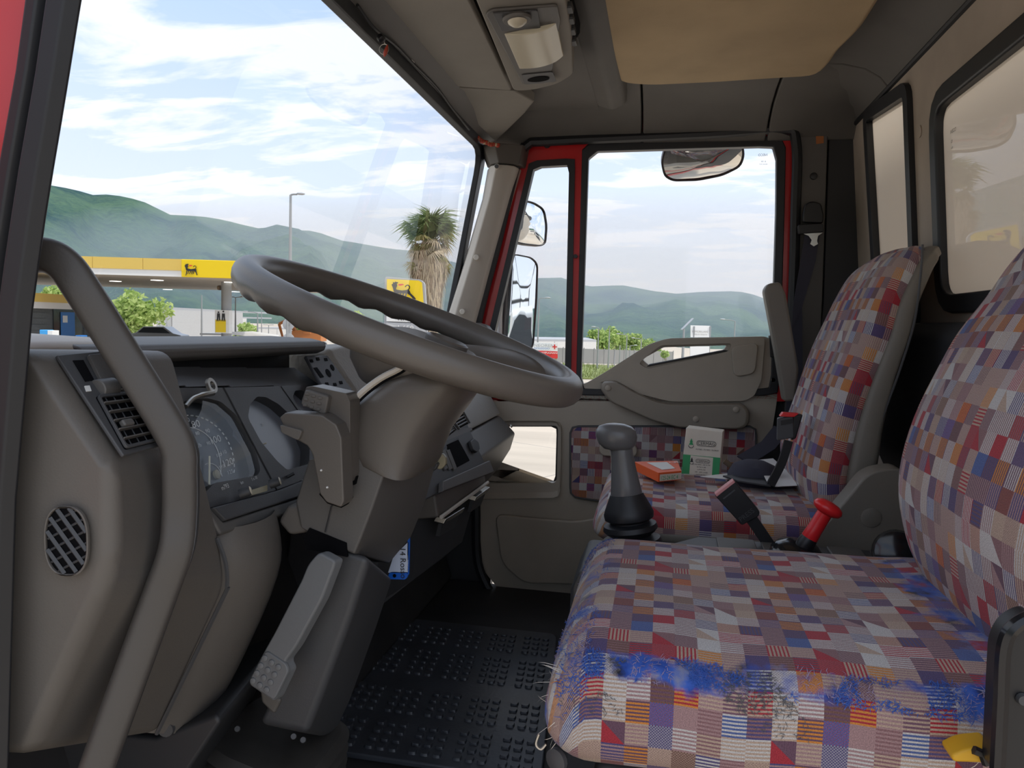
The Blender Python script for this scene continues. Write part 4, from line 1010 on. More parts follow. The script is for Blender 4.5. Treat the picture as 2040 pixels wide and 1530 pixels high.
# lower housing
def cring(NL, NR, FR, Yn=.90, Yf=1.075):
    nl, nr, fr = P(*NL, Y=Yn), P(*NR, Y=Yn), P(*FR, Y=Yf)
    return [nl, nr, fr, V((nl.x, Yf, fr.z))]
hs = MB().loft([cring((700, 890), (766, 944), (869, 922)), cring((614, 916), (764, 948), (867, 930)), cring((588, 1000), (742, 1012), (846, 1005)), cring((598, 1050), (720, 1070), (819, 1070)), cring((640, 1075), (706, 1104), (776, 1122))]).build('housing', 'graphite', col, bevel=.008, seg=3)
MB().prism(PL([(552, 1040), (570, 1008), (612, 1005), (640, 1040), (628, 1060), (575, 1068)], Y=.905), (0, .1, 0)).build('side_bracket', 'taupe', hs, bevel=.006)
MB().tube([P(697, 955, Y=.8985), P(660, 1010, Y=.8985), P(648, 1060, Y=.8985)], .001, 4).build('seam', 'charcoal_dark', hs)
sp = P(800, 998, Y=.98); MB().lathe([(.008, 0), (.006, .003)], V((P(742, 1012, Y=.9).x+.003, .985, sp.z)), (1, 0, -.3), 14).build('screw_recess', 'hollow', hs)
MB().lathe([(.006, 0), (.004, .002)], V((P(742, 1012, Y=.9).x+.006, .985, sp.z)), (1, 0, -.3), 12).build('screw', 'steel', hs)
# dark opening for the pedal arm
MB().prism(PL([(604, 1072), (616, 1052), (690, 1082), (692, 1110), (655, 1102), (612, 1095)], Y=.898), (0, .004, 0)).build('pedal_opening', 'hollow', hs)
# leg
MB().loft([cring((640, 1080), (738, 1110), (785, 1150), .905, 1.06), cring((600, 1200), (700, 1230), (752, 1250), .905, 1.06), cring((545, 1370), (642, 1385), (700, 1395), .905, 1.06), cring((512, 1440), (612, 1462), (664, 1470), .905, 1.06)]).build('leg', 'charcoal', col, bevel=.010, seg=3)
# bellows boot
bc0, bc1 = P(560, 1462, Y=.985), P(520, 1640, Y=.985); rings = []
for k in range(15):
    t = k/14; c = bc0.lerp(bc1, t); s = 1+.22*t+(.10 if k % 2 else -.04)
    rings.append(sellipse(c, V((.075*s, 0, -.018*s)), V((0, .088*s, 0)), 4, 36))
MB().loft(rings).build('boot', 'boot_rubber', col, smooth=30)
for x, y in ((585, 1467), (604, 1474), (473, 1452)):
    MB().lathe([(.004, 0), (.0035, .002)], P(x, y, Y=.895), (0.3, -1, .6), 12).build('bolt', 'charcoal', col)
# indicator and wiper stalks
st1 = MB().prism(roundpoly(PL([(556, 832), (568, 822), (642, 827), (670, 846), (680, 872), (685, 1000), (679, 1011), (650, 1001), (637, 984), (622, 905), (612, 888), (590, 876), (572, 864)], Y=.845), .002), (0, .030, 0)).build('stalk', 'wheel_grey', col, bevel=.0028, seg=3)
MB().prism(roundpoly(PL([(557, 846), (602, 858), (594, 878), (560, 862)], Y=.839), .003), (0, .032, 0)).build('stalk_switch', 'taupe', st1, bevel=.003)
for x, y in ((640, 937), (652, 971)): MB().lathe([(.0014, 0), (.001, .0012)], P(x, y, Y=.8449), (0, -1, 0), 8).build('mark', 'white', st1)
MB().prism(PL([(636, 985), (652, 1003), (680, 1012), (690, 998), (688, 975), (640, 975)], Y=.878), (0, .03, 0)).build('stalk_slot', 'hollow', col)
st2 = MB().prism(roundpoly(PL([(600, 800), (610, 771), (622, 769), (690, 784), (697, 800), (698, 948), (692, 965), (683, 960), (682, 860), (675, 834), (640, 818)], Y=.872), .002), (0, .032, 0)).build('stalk', 'wheel_grey', col, bevel=.0028, seg=3)
kp = roundpoly(PL([(598, 806), (608, 776), (655, 790), (648, 825), (642, 826)], Y=.862), .003)
kpo = MB().prism(kp, (0, .018, 0)).build('stalk_pad', 'taupe', st2, bevel=.003)
for i in range(3):
    for j in range(3):
        c = P(612+i*13+(-2*j), 785+i*4+j*11, Y=.8622); MB().box(c, (.0055, .003, .0035)).build('pad_bump', 'taupe', kpo, bevel=.001)
MB().prism(PL([(680, 945), (697, 940), (710, 950), (706, 966), (690, 968)], Y=.893), (0, .02, 0)).build('stalk_slot', 'hollow', col)
# ignition switch and key head on the far side
MB().prism(PL([(832, 945), (860, 918), (873, 925), (868, 935), (845, 952)], Y=1.08), (0, .03, 0)).build('ignition_barrel', 'charcoal', col, bevel=.002)
MB().prism(roundpoly(PL([(868, 912), (880, 903), (888, 912), (888, 926), (878, 936), (868, 934)], Y=1.09), .003), (0, .010, 0)).build('key_head', 'gold_dull', col, bevel=.002)

# ================================================================== clutch pedal
ped = thing('pedal', P(540, 1395, Y=.86), 'long grey metal pedal with studded pad beside the column leg', 'pedal')
pa = [(634, 1100), (668, 1118), (664, 1132), (640, 1195), (588, 1290), (566, 1320), (575, 1336), (549, 1392), (543, 1398), (494, 1364), (498, 1348), (528, 1292), (545, 1262), (600, 1155), (612, 1125)]
def pedY(y): return .865-.00007*(y-1100)
pp = [P(x, y, Y=pedY(y)) for x, y in pa]
MB().prism(roundpoly(pp, .006), (.006, .014, 0)).build('arm', 'pedal', ped, bevel=.004, seg=3)
q = [P(x, y, Y=pedY(y)-.002) for x, y in ((499, 1350), (529, 1296), (568, 1322), (574, 1337), (548, 1390), (543, 1394), (496, 1363))]
padp = MB().prism(roundpoly(q, .005), (.002, .004, 0)).build('pad', 'pedal', ped, bevel=.0015)
for i in range(3):
    for j in range(4):
        x, y = 528+i*13.5-j*7.8, 1311+i*9+j*15
        if y < 1388: MB().lathe([(.0042, 0), (.0036, .0015), (.002, .002)], P(x, y, Y=pedY(y)-.002), (.1, -1, .1), 10).build('stud', 'pedal', padp)
MB().prism(PL([(560, 1395), (516, 1370), (520, 1400), (545, 1425)], Y=.90), (0, .02, 0)).build('pedal_stop', 'red_plastic' if False else 'taupe', ped, bevel=.004)
# ================================================================== seats
def wob(p, amp, sc=9, sd=0): return V(p)+V((0, 0, 1))*amp*noise.noise(V(p)*sc+V((sd, 0, 0)))
def cushion(yc, hw, x0, x1, ztop, hz_, e=3.6, lift=0, dip=.006, n=84, nose=.05):
    rings = []
    N = 34
    for k in range(N+1):
        t = k/N; x = x0+(x1-x0)*(t**1.35)
        s = min(1, (x-x0)/nose) ; s = math.sqrt(max(0, 1-(1-s)**2))
        rr = .62+.38*s
        xx = (x-x0)/(x1-x0)
        zc_ = ztop-hz_+lift*xx-(1-s)*hz_*.10
        ring = sellipse(V((x, yc, zc_)), EY*(hw*(.90+.10*s)), EZ*(hz_*(.25+.75*s)), e, n, -math.pi/2)
        out = []
        for p in ring:
            d = abs(p.y-yc)/hw; q = V(p)
            if p.z > zc_: q.z -= dip*(1-d*d)*math.sin(math.pi*min(1, xx*1.1)); q.z += .003*noise.noise(p*14)
            out.append(q)
        rings.append(out)
    return rings
def backrest(curve, yc, hw, th, e=3.2, n=72, axis=None):
    """curve: (z, front x, half-width factor) from the bottom up"""
    pts = spline([V((x, w, z)) for z, x, w in curve], 5); rings = []
    for k, p in enumerate(pts):
        a, b = pts[max(0, k-1)], pts[min(len(pts)-1, k+1)]; t = V((b.x-a.x, 0, b.z-a.z)).normalized(); nrm = V((t.z, 0, -t.x))
        thk = th if not callable(th) else th(k/(len(pts)-1))
        c = V((p.x, yc, p.z))+nrm*thk/2
        ring = sellipse(c, EY*(hw*p.y), nrm*(thk/2), e, n, math.pi/2)
        rings.append([q+nrm*(.004*noise.noise(q*11)) for q in ring])
    return rings
# ---- driver seat
ds = thing('driver_seat', (.2, .943, FLOOR), 'driver seat in patchwork cloth, cushion edge worn through to blue threads', 'seat')
cr_ = cushion(.958, .234, -.100, .455, -.313, .069, e=4.6, lift=.010)
MB().loft(cr_, uv=True).build('cushion', 'fabric_worn', ds, smooth=70)
bk = backrest([(-.40, .385, .80), (-.35, .365, .95), (-.28, .333, 1.0), (-.19, .321, 1.0), (-.09, .344, 1.0), (0, .385, .995), (.06, .420, .985), (.12, .455, .95), (.155, .480, .86), (.168, .498, .72)], .943, .245, lambda t: .125-.085*t)
MB().loft(bk, uv=True).build('backrest', 'fabric', ds, smooth=70)
MB().box((.18, .955, -.478), (.46, .38, .06)).build('cushion_pan', 'charcoal_dark', ds, bevel=.015)
MB().box((.21, .943, -.66), (.36, .32, .32)).build('pedestal', 'charcoal_dark', ds, bevel=.02)
YB = .665
br = roundpoly(PL([(2075, 1225), (2022, 1248), (1998, 1290), (1992, 1400), (1984, 1560), (2100, 1560)], Y=YB), .012)
MB().prism(br, (0, .03, 0)).build('side_bracket', 'black', ds, bevel=.005, seg=3)
MB().tube(spline([P(2070, 1222, Y=YB-.003), P(2022, 1247, Y=YB-.003), P(2000, 1290, Y=YB-.003), P(1994, 1400, Y=YB-.003), P(1986, 1550, Y=YB-.003)], 6), .006, 8).build('bracket_rim', 'black_gloss', ds)
MB().lathe([(.005, 0), (.004, .004)], P(2036, 1392, Y=YB-.001), (0, -1, 0), 14).build('bracket_bolt', 'charcoal', ds)
MB().prism(roundpoly(PL([(1895, 1506), (1925, 1492), (1975, 1488), (1985, 1500), (1975, 1522), (1900, 1520)], Y=.700), .008), (0, .05, 0)).build('foam_block', 'yellow_plastic', ds, bevel=.006)
MB().tube([P(1940, 1494, Y=.697), P(1958, 1502, Y=.697), P(1966, 1522, Y=.697)], .004, 6).build('foam_strap', 'black', ds)
MB().tube(spline(PL([(1074, 1462), (1068, 1482), (1078, 1492), (1088, 1482)], Y=.76), 5), .0016, 6).build('wire_hook', 'steel', ds)
MB().lathe([(.012, 0), (.012, .005), (.006, .007)], P(1112, 1512, Y=.75), (-.6, -1, 0), 18).build('pan_washer', 'charcoal', ds)
# frayed threads on the worn edges: thin strands nobody could count
def surf_points(keep, n, seed):
    rnd = random.Random(seed); out = []; c0 = V((.2, .943, -.377)); tries = 0
    while len(out) < n and tries < n*400:
        tries += 1
        i_ = rnd.randrange(len(cr_)-1); q_ = rnd.randrange(len(cr_[0])); u_, w_ = rnd.random(), rnd.random()
        a, b = cr_[i_], cr_[i_+1]; q2 = (q_+1) % len(a)
        p = a[q_].lerp(a[q2], u_).lerp(b[q_].lerp(b[q2], u_), w_)
        nn = (a[q2]-a[q_]).cross(b[q_]-a[q_])
        if nn.length < 1e-9: continue
        nn.normalize()
        if nn.dot(p-c0) < 0: nn = -nn
        if keep(p, rnd): out.append((p, nn))
    return out
def strands(name, mat_, keep, n, ln, seed, wdt=.0005, lie=.75, down=.3):
    rnd = random.Random(seed+100); mb = MB()
    for p, nn in surf_points(keep, n, seed):
        t = V((rnd.gauss(0, 1), rnd.gauss(0, 1), rnd.gauss(0, .6)-down)); t = (t-nn*t.dot(nn)).normalized()
        dr = (t*lie+nn*(1-lie)*rnd.uniform(.3, 1.3)).normalized(); l = ln*rnd.uniform(.4, 1.4); sd_ = dr.cross(nn).normalized()*wdt; p = p+nn*.0004
        a = mb.addv([p-sd_, p+sd_, p+dr*l*.55+sd_*.8+nn*l*.10, p+dr*l*.55-sd_*.8+nn*l*.10, p+dr*l]); mb.face((a, a+1, a+2, a+3)); mb.face((a+3, a+2, a+4))
    o = mb.build(name, mat_, ds, smooth=0); o['kind'] = 'stuff'; return o
def patchy(p, s_, th, sd_=0): return noise.noise(V((p.x*s_, p.y*s_*.8, p.z*s_+sd_))) > th
near_edge = lambda p, r: p.y < .752 and -.340 < p.z < -.310 and -.06 < p.x < .33
front_edge = lambda p, r: p.x < -.055 and p.z > -.39
strands('blue_fuzz', 'thread_blue', lambda p, r: near_edge(p, r) and patchy(p, 24, .08), 1500, .0055, 3, .00032)
strands('blue_fuzz', 'thread_blue', lambda p, r: front_edge(p, r) and patchy(p, 22, .05, 5), 1200, .006, 4, .00032)
strands('grey_fuzz', 'thread_grey', lambda p, r: p.y < .745 and -.375 < p.z < -.308 and p.x < .33 and patchy(p, 15, .36, 9), 600, .005, 5, .0003)
strands('mauve_fuzz', 'thread_mauve', lambda p, r: (front_edge(p, r) or near_edge(p, r)) and patchy(p, 19, .05, 14), 900, .0055, 15, .0003)
strands('loose_threads', 'thread_white', lambda p, r: p.y < .74 and p.z < -.31 and .30 < p.x < .335, 40, .035, 6, .0004, .5, .8)
strands('loose_threads', 'thread_white', lambda p, r: p.y < .76 and p.z < -.33 and p.x < -.085, 18, .016, 7, .0003, .5, .8)
strands('loose_threads', 'thread_orange', lambda p, r: p.y < .74 and (p.x > .30 or p.x < -.08) and p.z > -.36, 60, .012, 8, .0006, .6)

# ---- passenger seat
ps = thing('passenger_seat', (.2, 1.72, FLOOR), 'passenger seat in patchwork cloth with grey shell and raised armrest', 'seat')
pc_ = cushion(1.706, .230, -.1175, .395, -.331, .0545, e=3.4, lift=.0)
MB().loft(pc_, uv=True).build('cushion', 'fabric', ps, smooth=70)
pcv = [(z*.94, x*.94, w) for z, x, w in [(-.40, .335, .86), (-.36, .315, .96), (-.29, .303, 1.0), (-.20, .318, 1.0), (-.10, .345, .99), (0, .378, .98), (.08, .408, .96), (.14, .440, .92), (.175, .475, .84), (.188, .505, .70)]]
MB().loft(backrest(pcv, 1.748, .235, lambda t: .099-.033*t), uv=True).build('backrest', 'fabric', ps, smooth=70)
shc = [(z-.004, x+.070-.047*(k/9), w*1.03) for k, (z, x, w) in enumerate(pcv)]
MB().loft(backrest(shc, 1.748, .235, lambda t: .080-.055*t, e=5)).build('back_shell', 'taupe_shell', ps, smooth=70)
MB().tube(spline([P(x, y, Y=1.5106) for x, y in ((1838, 487), (1835, 540), (1822, 640), (1795, 730), (1768, 805), (1722, 932))], 5), .0022, 6).build('shell_piping', 'charcoal', ps)
MB().prism(roundpoly(PL([(1522, 578), (1530, 565), (1554, 561), (1566, 585), (1592, 735), (1585, 800), (1562, 800), (1545, 700)], Y=2.0022), .008), (0, .05, 0)).build('armrest', 'taupe_shell', ps, bevel=.010, seg=4)
# base shell, hinge cover with plug
MB().loft([sellipse(V((x, 1.70, -.400)), EY*hw_, EZ*.020, 4, 32) for x, hw_ in ((-.108, .17), (-.098, .21), (-.075, .225), (.38, .228))]).build('base_shell', 'taupe_shell', ps, bevel=.004)
MB().box((.15, 1.72, -.615), (.40, .32, .39)).build('pedestal', 'charcoal_dark', ps, bevel=.02)
hc = roundpoly(PL([(1600, 1100), (1640, 1050), (1690, 990), (1722, 950), (1745, 938), (1800, 930), (1830, 1000), (1830, 1130), (1600, 1130)], Y=1.4100), .03)
hco = MB().prism(hc, (0, .055, 0)).build('hinge_cover', 'taupe_shell', ps, bevel=.010, seg=4)
MB().lathe([(.017, 0), (.017, .0016), (.015, .0024)], P(1735, 1031, Y=1.4095), (0, -1, 0), 26).build('plug', 'taupe_shell', hco)

# ---- seat belt buckles
bk1 = thing('belt_buckle', P(1530, 1085, Y=1.3724), 'black seat belt buckle leaning across the near edge of the passenger cushion', 'belt buckle', 'seat belt buckles')
q = roundpoly(PL([(1423, 986), (1462, 957), (1514, 1020), (1512, 1028), (1478, 1047)], Y=1.3724), .004)
MB().prism(q, (0, .024, 0)).build('case', 'black', bk1, bevel=.003, seg=3)
MB().prism(PL([(1424, 985), (1461, 957), (1465, 961), (1428, 990)], Y=1.3705), (0, .020, 0)).build('release_button', 'pink', bk1, bevel=.001)
MB().prism(PL([(1440, 993), (1463, 975), (1465, 977), (1442, 995)], Y=1.3719), (0, .002, 0)).build('slot', 'charcoal', bk1)
text('embossed_word', 'PRESS', 'charcoal', bk1, P(1476, 1040, Y=1.3722), (P(1500, 1022, Y=1.3724)-P(1476, 1040, Y=1.3724)), (P(1460, 1020, Y=1.3724)-P(1476, 1040, Y=1.3724)), .012)
MB().tube(spline(PL([(1496, 1032), (1510, 1052), (1532, 1085)], Y=1.3837), 4), 1, prof=[(.004, .010), (.004, -.010), (-.004, -.010), (-.004, .010)], upv=(0, -1, 0)).build('stalk', 'black', bk1)
bk2 = thing('belt_buckle', P(1535, 968, Y=1.6168), 'black seat belt buckle standing upright on its stalk against the passenger backrest', 'belt buckle', 'seat belt buckles')
A_ = PL([(1549, 834), (1580, 829), (1582, 872), (1548, 878)], Y=1.5980)
MB().prism(A_, (.002, .022, 0)).build('case', 'charcoal', bk2, bevel=.002)
MB().prism(PL([(1580, 826), (1600, 826), (1586, 874), (1577, 878)], Y=1.6008), (0, .022, 0)).build('case_back', 'black', bk2, bevel=.003)
MB().prism(PL([(1554, 830), (1560, 822), (1592, 824), (1582, 831)], Y=1.5952), (0, .02, 0)).build('release_button', 'red_plastic', bk2, bevel=.001)
MB().prism(PL([(1556, 838), (1579, 834), (1579, 843), (1556, 847)], Y=1.5966), (0, .002, 0)).build('slot', 'black', bk2)
MB().tube(spline(PL([(1571, 878), (1558, 920), (1535, 966)], Y=1.6121), 5), 1, prof=[(.005, .008), (.005, -.008), (-.005, -.008), (-.005, .008)], upv=(0, -1, 0)).build('stalk', 'black', bk2)

# ---- centre console between the seats
cs = thing('centre_console', (.2, 1.32, FLOOR), 'low grey console tray between the two seats', 'console')
MB().loft([[V((x, 1.235, z-.006)), V((x, 1.405, z)), V((x, 1.405, FLOOR)), V((x, 1.235, FLOOR))] for x, z in ((-.13, -.43), (-.115, -.393), (.03, -.390), (.08, -.372), (.47, -.372))]).build('body', 'charcoal', cs, bevel=.008)
for x0, x1 in ((.11, .175), (.185, .212), (.295, .35), (.365, .44)):
    q = roundpoly([V((x0, 1.25, -.3765)), V((x1, 1.25, -.3765)), V((x1, 1.39, -.372)), V((x0, 1.39, -.372))], .006)
    MB().prism(q, (0, 0, .005)).build('tray_lid', 'graphite', cs, bevel=.002)
MB().lathe([(.034, 0), (.036, .010), (.032, .024), (.02, .028)], P(1785, 1102, Y=1.27), (-.2, -1, .3), 24).build('cup', 'black_gloss', cs)

# ---- gear lever
gl = thing('gear_lever', P(1262, 1112, Y=1.32), 'grey gear lever with mushroom knob and rubber bellows between the seats', 'gear lever')
g0, g1_ = P(1262, 1106, Y=1.32), P(1234, 862, Y=1.32); gax = g1_-g0; GL = gax.length
MB().lathe([(.058, -.012), (.058, .004), (.050, .008), (.034, .009)], g0, gax, 28).build('base_ring', 'graphite', gl)
MB().lathe([(.040, .006), (.050, .014), (.052, .022), (.049, .030), (.036, .034), (.034, .036), (.042, .041), (.047, .047), (.045, .055), (.034, .059), (.034, .061), (.042, .066), (.043, .074), (.040, .082), (.028, .108)], g0, gax, 32).build('bellows', 'rubber', gl, smooth=50)
MB().lathe([(.0265, .108), (.0268, .110), (.0240, .130), (.0210, .155), (.0192, .175), (.0192, GL-.022), (.014, GL-.010)], g0, gax, 28).build('shaft', 'gear_grey', gl)
kc = P(1228, 869, Y=1.32); kx = V((1, 0, .02)); kz = gax.normalized()
MB().loft([sellipse(kc+kz*h, kx.normalized()*a, EY*b, 2.2, 32) for h, a, b in ((-.024, .012, .012), (-.021, .024, .021), (-.013, .032, .027), (0, .0355, .030), (.010, .034, .029), (.017, .028, .024), (.021, .017, .015), (.0225, .005, .005))]).build('knob', 'gear_grey', gl, smooth=60)

# ---- parking brake lever
hb = thing('parking_brake_lever', P(1600, 1092, Y=1.32), 'bright red parking brake lever with mushroom top', 'brake lever')
h0, h1_ = P(1606, 1082, Y=1.32), P(1652, 1008, Y=1.32); hax = h1_-h0; HL = hax.length
MB().lathe([(.0125, 0), (.0135, .004), (.0125, .02), (.0120, HL*.78), (.013, HL*.86)], h0+hax*.1, hax, 24).build('grip', 'red_plastic', hb)
MB().loft([sellipse(h0+hax.normalized()*(HL*h), hax.normalized().cross(EY).normalized()*a, EY*b, 2.2, 28) for h, a, b in ((.80, .013, .013), (.86, .022, .020), (.94, .0245, .022), (1.02, .022, .020), (1.08, .014, .013), (1.10, .004, .004))]).build('knob', 'red_plastic', hb, smooth=60)
MB().lathe([(.014, -.01), (.015, .0), (.013, .012)], h0, hax, 20).build('collar', 'black', hb)
MB().lathe([(.044, -.02), (.042, -.006), (.034, .004), (.018, .010)], P(1588, 1092, Y=1.325), (.05, -.2, 1), 28).build('base_cap', 'black_gloss', hb)

# ---- seat belt on the pillar
sb = thing('seat_belt', P(1590, 660, Y=2.24), 'black seat belt hanging from its guide on the rear door pillar', 'seat belt')
MB().prism(roundpoly(PL([(1600, 425), (1605, 405), (1620, 400), (1636, 405), (1642, 430), (1640, 445), (1600, 443)], Y=2.245), .008), (0, .02, 0)).build('guide', 'black', sb, bevel=.004)
MB().prism(roundpoly(PL([(1590, 447), (1640, 445), (1642, 462), (1592, 466)], Y=2.235), .006), (0, .025, 0)).build('tongue_grip', 'black', sb, bevel=.004)
MB().prism(PL([(1598, 465), (1640, 463), (1630, 470), (1628, 480), (1630, 486), (1621, 491), (1614, 486), (1617, 478), (1611, 470)], Y=2.24), (0, .003, 0)).build('tongue', 'chrome', sb, bevel=.0006)
MB().prism(PL([(1604, 466), (1634, 464), (1625, 520), (1598, 612), (1577, 655), (1580, 610)], Y=2.25), (0, .0025, 0)).build('webbing', 'cloth_dark', sb)
MB().prism(PL([(1598, 612), (1577, 655), (1560, 900), (1600, 900)], Y=2.252), (0, .0025, 0)).build('webbing', 'cloth_dark', sb)

MB().tube([P(1556, 855, Y=2.12), P(1530, 888, Y=2.06), P(1482, 917, Y=1.98)], 1, prof=[(.002, .020), (.002, -.020), (-.002, -.020), (-.002, .020)], upv=(0, -.6, .8)).build('lap_strap', 'cloth_dark', sb)

# ---- things lying on the passenger seat
bx = thing('filter_box', P(1395, 948, Y=1.8142), 'upright white and green filter carton with black lettering on the passenger seat', 'box')
BP = plane3(P(1357, 944, Y=1.8048), P(1432, 950, Y=1.8048), P(1367, 852, Y=1.8283))
f_ = onp(BP, [(1357, 945), (1432, 951), (1440, 861), (1367, 852)]); bd = V((.008, .052, 0))
MB().prism(f_, bd).build('carton', 'white_card', bx, bevel=.0015)
plate(BP, [(1357.5, 944), (1432, 950), (1435, 912), (1361, 905)], .0004, 'green_card', 'green_band', bx)
plate(BP, [(1373, 946), (1418, 949.5), (1420.5, 912), (1376, 907)], .0005, 'white_card', 'label', bx, off=.0004)
bex = (f_[1]-f_[0]).normalized(); bey = (f_[3]-f_[0]-bex*bex.dot(f_[3]-f_[0])).normalized()
def logo(cx_, cy_, s):
    c = P(cx_, cy_, pl=BP)+BP[1]*.0008
    ringframe([c+bex*p.x+bey*p.y for p in rrect(V((-2.6*s, -.75*s, 0)), EX, EY, 5.2*s, 1.5*s, .7*s)], [c+bex*p.x+bey*p.y for p in rrect(V((-2.5*s, -.62*s, 0)), EX, EY, 5.0*s, 1.24*s, .6*s)], BP[1]*.0003).build('logo_outline', 'ink', bx)
    text('lettering', 'CERMAG', 'ink', bx, c-bey*s*.42, bex, bey, s*1.25, 'CENTER', squash=.93)
    c2 = c-bex*s*4.0
    mb = MB()
    for t in (0, 1): mb.prism([c2+bey*(s*(1.2-t*.7))+BP[1]*.0, c2-bex*s*(.45+.2*t)+bey*s*(.1-t*.7), c2+bex*s*(.45+.2*t)+bey*s*(.1-t*.7)], BP[1]*.0003)
    mb.build('tree_emblem', 'green_card' if s > .007 else 'ink', bx)
    ringframe([c2+bex*s*.75*math.cos(a)+bey*s*(.75*math.sin(a)-.75) for a in [math.pi*k/9+math.pi for k in range(10)]], [c2+bex*s*.6*math.cos(a)+bey*s*(.6*math.sin(a)-.75) for a in [math.pi*k/9+math.pi for k in range(10)]], BP[1]*.0003).build('emblem_bowl', 'ink', bx)
logo(1407, 884, .0085); logo(1400, 919, .0062)
text('small_print', 'FILTRES - FILTERS - FILTROS', 'ink', bx, P(1386, 896, pl=BP)+BP[1]*.0006, bex, bey, .0042)
for k, s_ in enumerate(('FILTRO ARIA - AIR FILTER', 'FILTRE A AIR', 'LUFTFILTER', 'REF.  OEM  CODE', 'MADE IN ITALY')):
    text('small_print', s_, 'ink', bx, P(1397, 927+k*5, pl=BP)+BP[1]*.0012, bex, bey, .0036, 'CENTER')
ob = thing('orange_box', P(1310, 935, Y=1.8330), 'flat bright orange and white cardboard box on the passenger seat', 'box')
ot = [P(1264, 918, Y=1.8988), P(1352, 917, Y=1.9176), P(1360, 938, Y=1.7860), P(1312, 941, Y=1.7813)]
ot = [V((p.x, p.y, -.303)) for p in (P(1264, 916, Z=-0.2989), P(1350, 914, Z=-0.2989), P(1358, 934, Z=-0.2989), P(1312, 938, Z=-0.2989))]
MB().prism(ot, (0, 0, -.020)).build('carton', 'orange_card', ob, bevel=.001)
def tq(u, v): return ot[0].lerp(ot[1], u).lerp(ot[3].lerp(ot[2], u), v)+V((0, 0, .0006))
MB().prism([tq(.22, .15), tq(.72, .15), tq(.80, .78), tq(.30, .82)], (0, 0, .0003)).build('label', 'paper', ob)
fe = (ot[2]-ot[3]).normalized()
MB().prism([ot[3]+fe*.004+V((0, -.0012, -.004)), ot[2]+V((0, -.0012, -.004)), ot[2]+V((0, -.0012, -.018)), ot[3]+fe*.004+V((0, -.0012, -.018))], (0, .0006, 0)).build('label', 'white_card', ob)
text('lettering', '125-24 EC 4', 'green_card', ob, ot[3]+fe*.006+V((0, -.0016, -.016)), fe, EZ, .0125, squash=.75)
text('lettering', 'OR', 'paper', ob, tq(.80, .30), fe, V((fe.y*-1, fe.x, 0)), .022)
# papers, cap and small parts
pa1 = thing('loose_papers', P(1500, 955, Y=1.6450), 'crumpled white printed sheets lying behind the buckle on the passenger seat', 'papers')
mb = MB()
for k, (pts, dz) in enumerate((([(1395, 950), (1450, 944), (1520, 938), (1530, 965), (1480, 958)], .004), ([(1500, 918), (1540, 914), (1580, 950), (1588, 968), (1545, 970), (1522, 945)], .010), ([(1515, 935), (1528, 932), (1540, 966), (1528, 960)], .016))):
    q = [P(x, y, Z=-.326+dz) for x, y in pts]
    MB().prism(q, (0, 0, .0012)).build('sheet', 'paper', pa1)
cap_ = thing('dark_cap', P(1510, 940, Y=1.7390), 'dark blue cloth cap tucked beside the papers', 'cap')
cc_ = P(1502, 932, Y=1.7484)
MB().loft([sellipse(cc_+EZ*h, EX*a, EY*b, 2.2, 24) for h, a, b in ((-.035, .055, .05), (-.015, .056, .052), (.006, .045, .042), (.016, .022, .02), (.018, .004, .004))]).build('crown', 'cloth_dark', cap_)
MB().prism(PL([(1545, 942), (1440, 950), (1470, 960), (1535, 970), (1546, 960)], Z=-0.3177), (0, 0, .003)).build('peak', 'charcoal_dark', cap_)
tw = thing('small_tool', P(1462, 930, Y=1.7860), 'brown and orange handled small tool between carton and cap', 'tool')
MB().tube(PL([(1443, 918), (1458, 930), (1468, 940)], Y=1.7860), .006, 8).build('shaft', 'brown_thing', tw)
MB().tube(PL([(1462, 938), (1478, 927)], Y=1.7766), .008, 8).build('handle', 'bead_red', tw)

# ---- floor mat with raised pads
mt = thing('floor_mat', (-.45, 1.65, FLOOR), 'black moulded rubber floor mat with rows of raised pads', 'mat')
mq = [V((-.70, 1.30, FLOOR)), V((-.175, 1.30, FLOOR)), V((-.235, 1.955, FLOOR)), V((-.76, 1.955, FLOOR))]
MB().prism(roundpoly(mq, .03), (0, 0, .012)).build('sheet', 'mat_rubber', mt, bevel=.004)
pd = None; mx_ = V((1, -.02, 0)).normalized(); my_ = (mq[2]-mq[1]).normalized()
for gr_, (ybase, rows) in enumerate(((.52, 4), (.345, 5), (.17, 4), (.03, 4))):
    for g in range(6):
        for i in range(3):
            for j in range(rows):
                p = mq[1]+my_*(ybase+j*.029)-V((1, 0, 0))*(.028+g*.086+i*.0235); p.z = FLOOR+.012
                if pd is None:
                    q = rrect(V((-.0085, -.0095, 0)), EX, EY, .017, .019, .005, 2)
                    pd = MB().loft([[p+v for v in q], [p+v*.86+V((0, 0, .005)) for v in q]]).build('pad', 'mat_rubber', mt, loc=p)
                else: instance(pd, 'pad', mt, p)
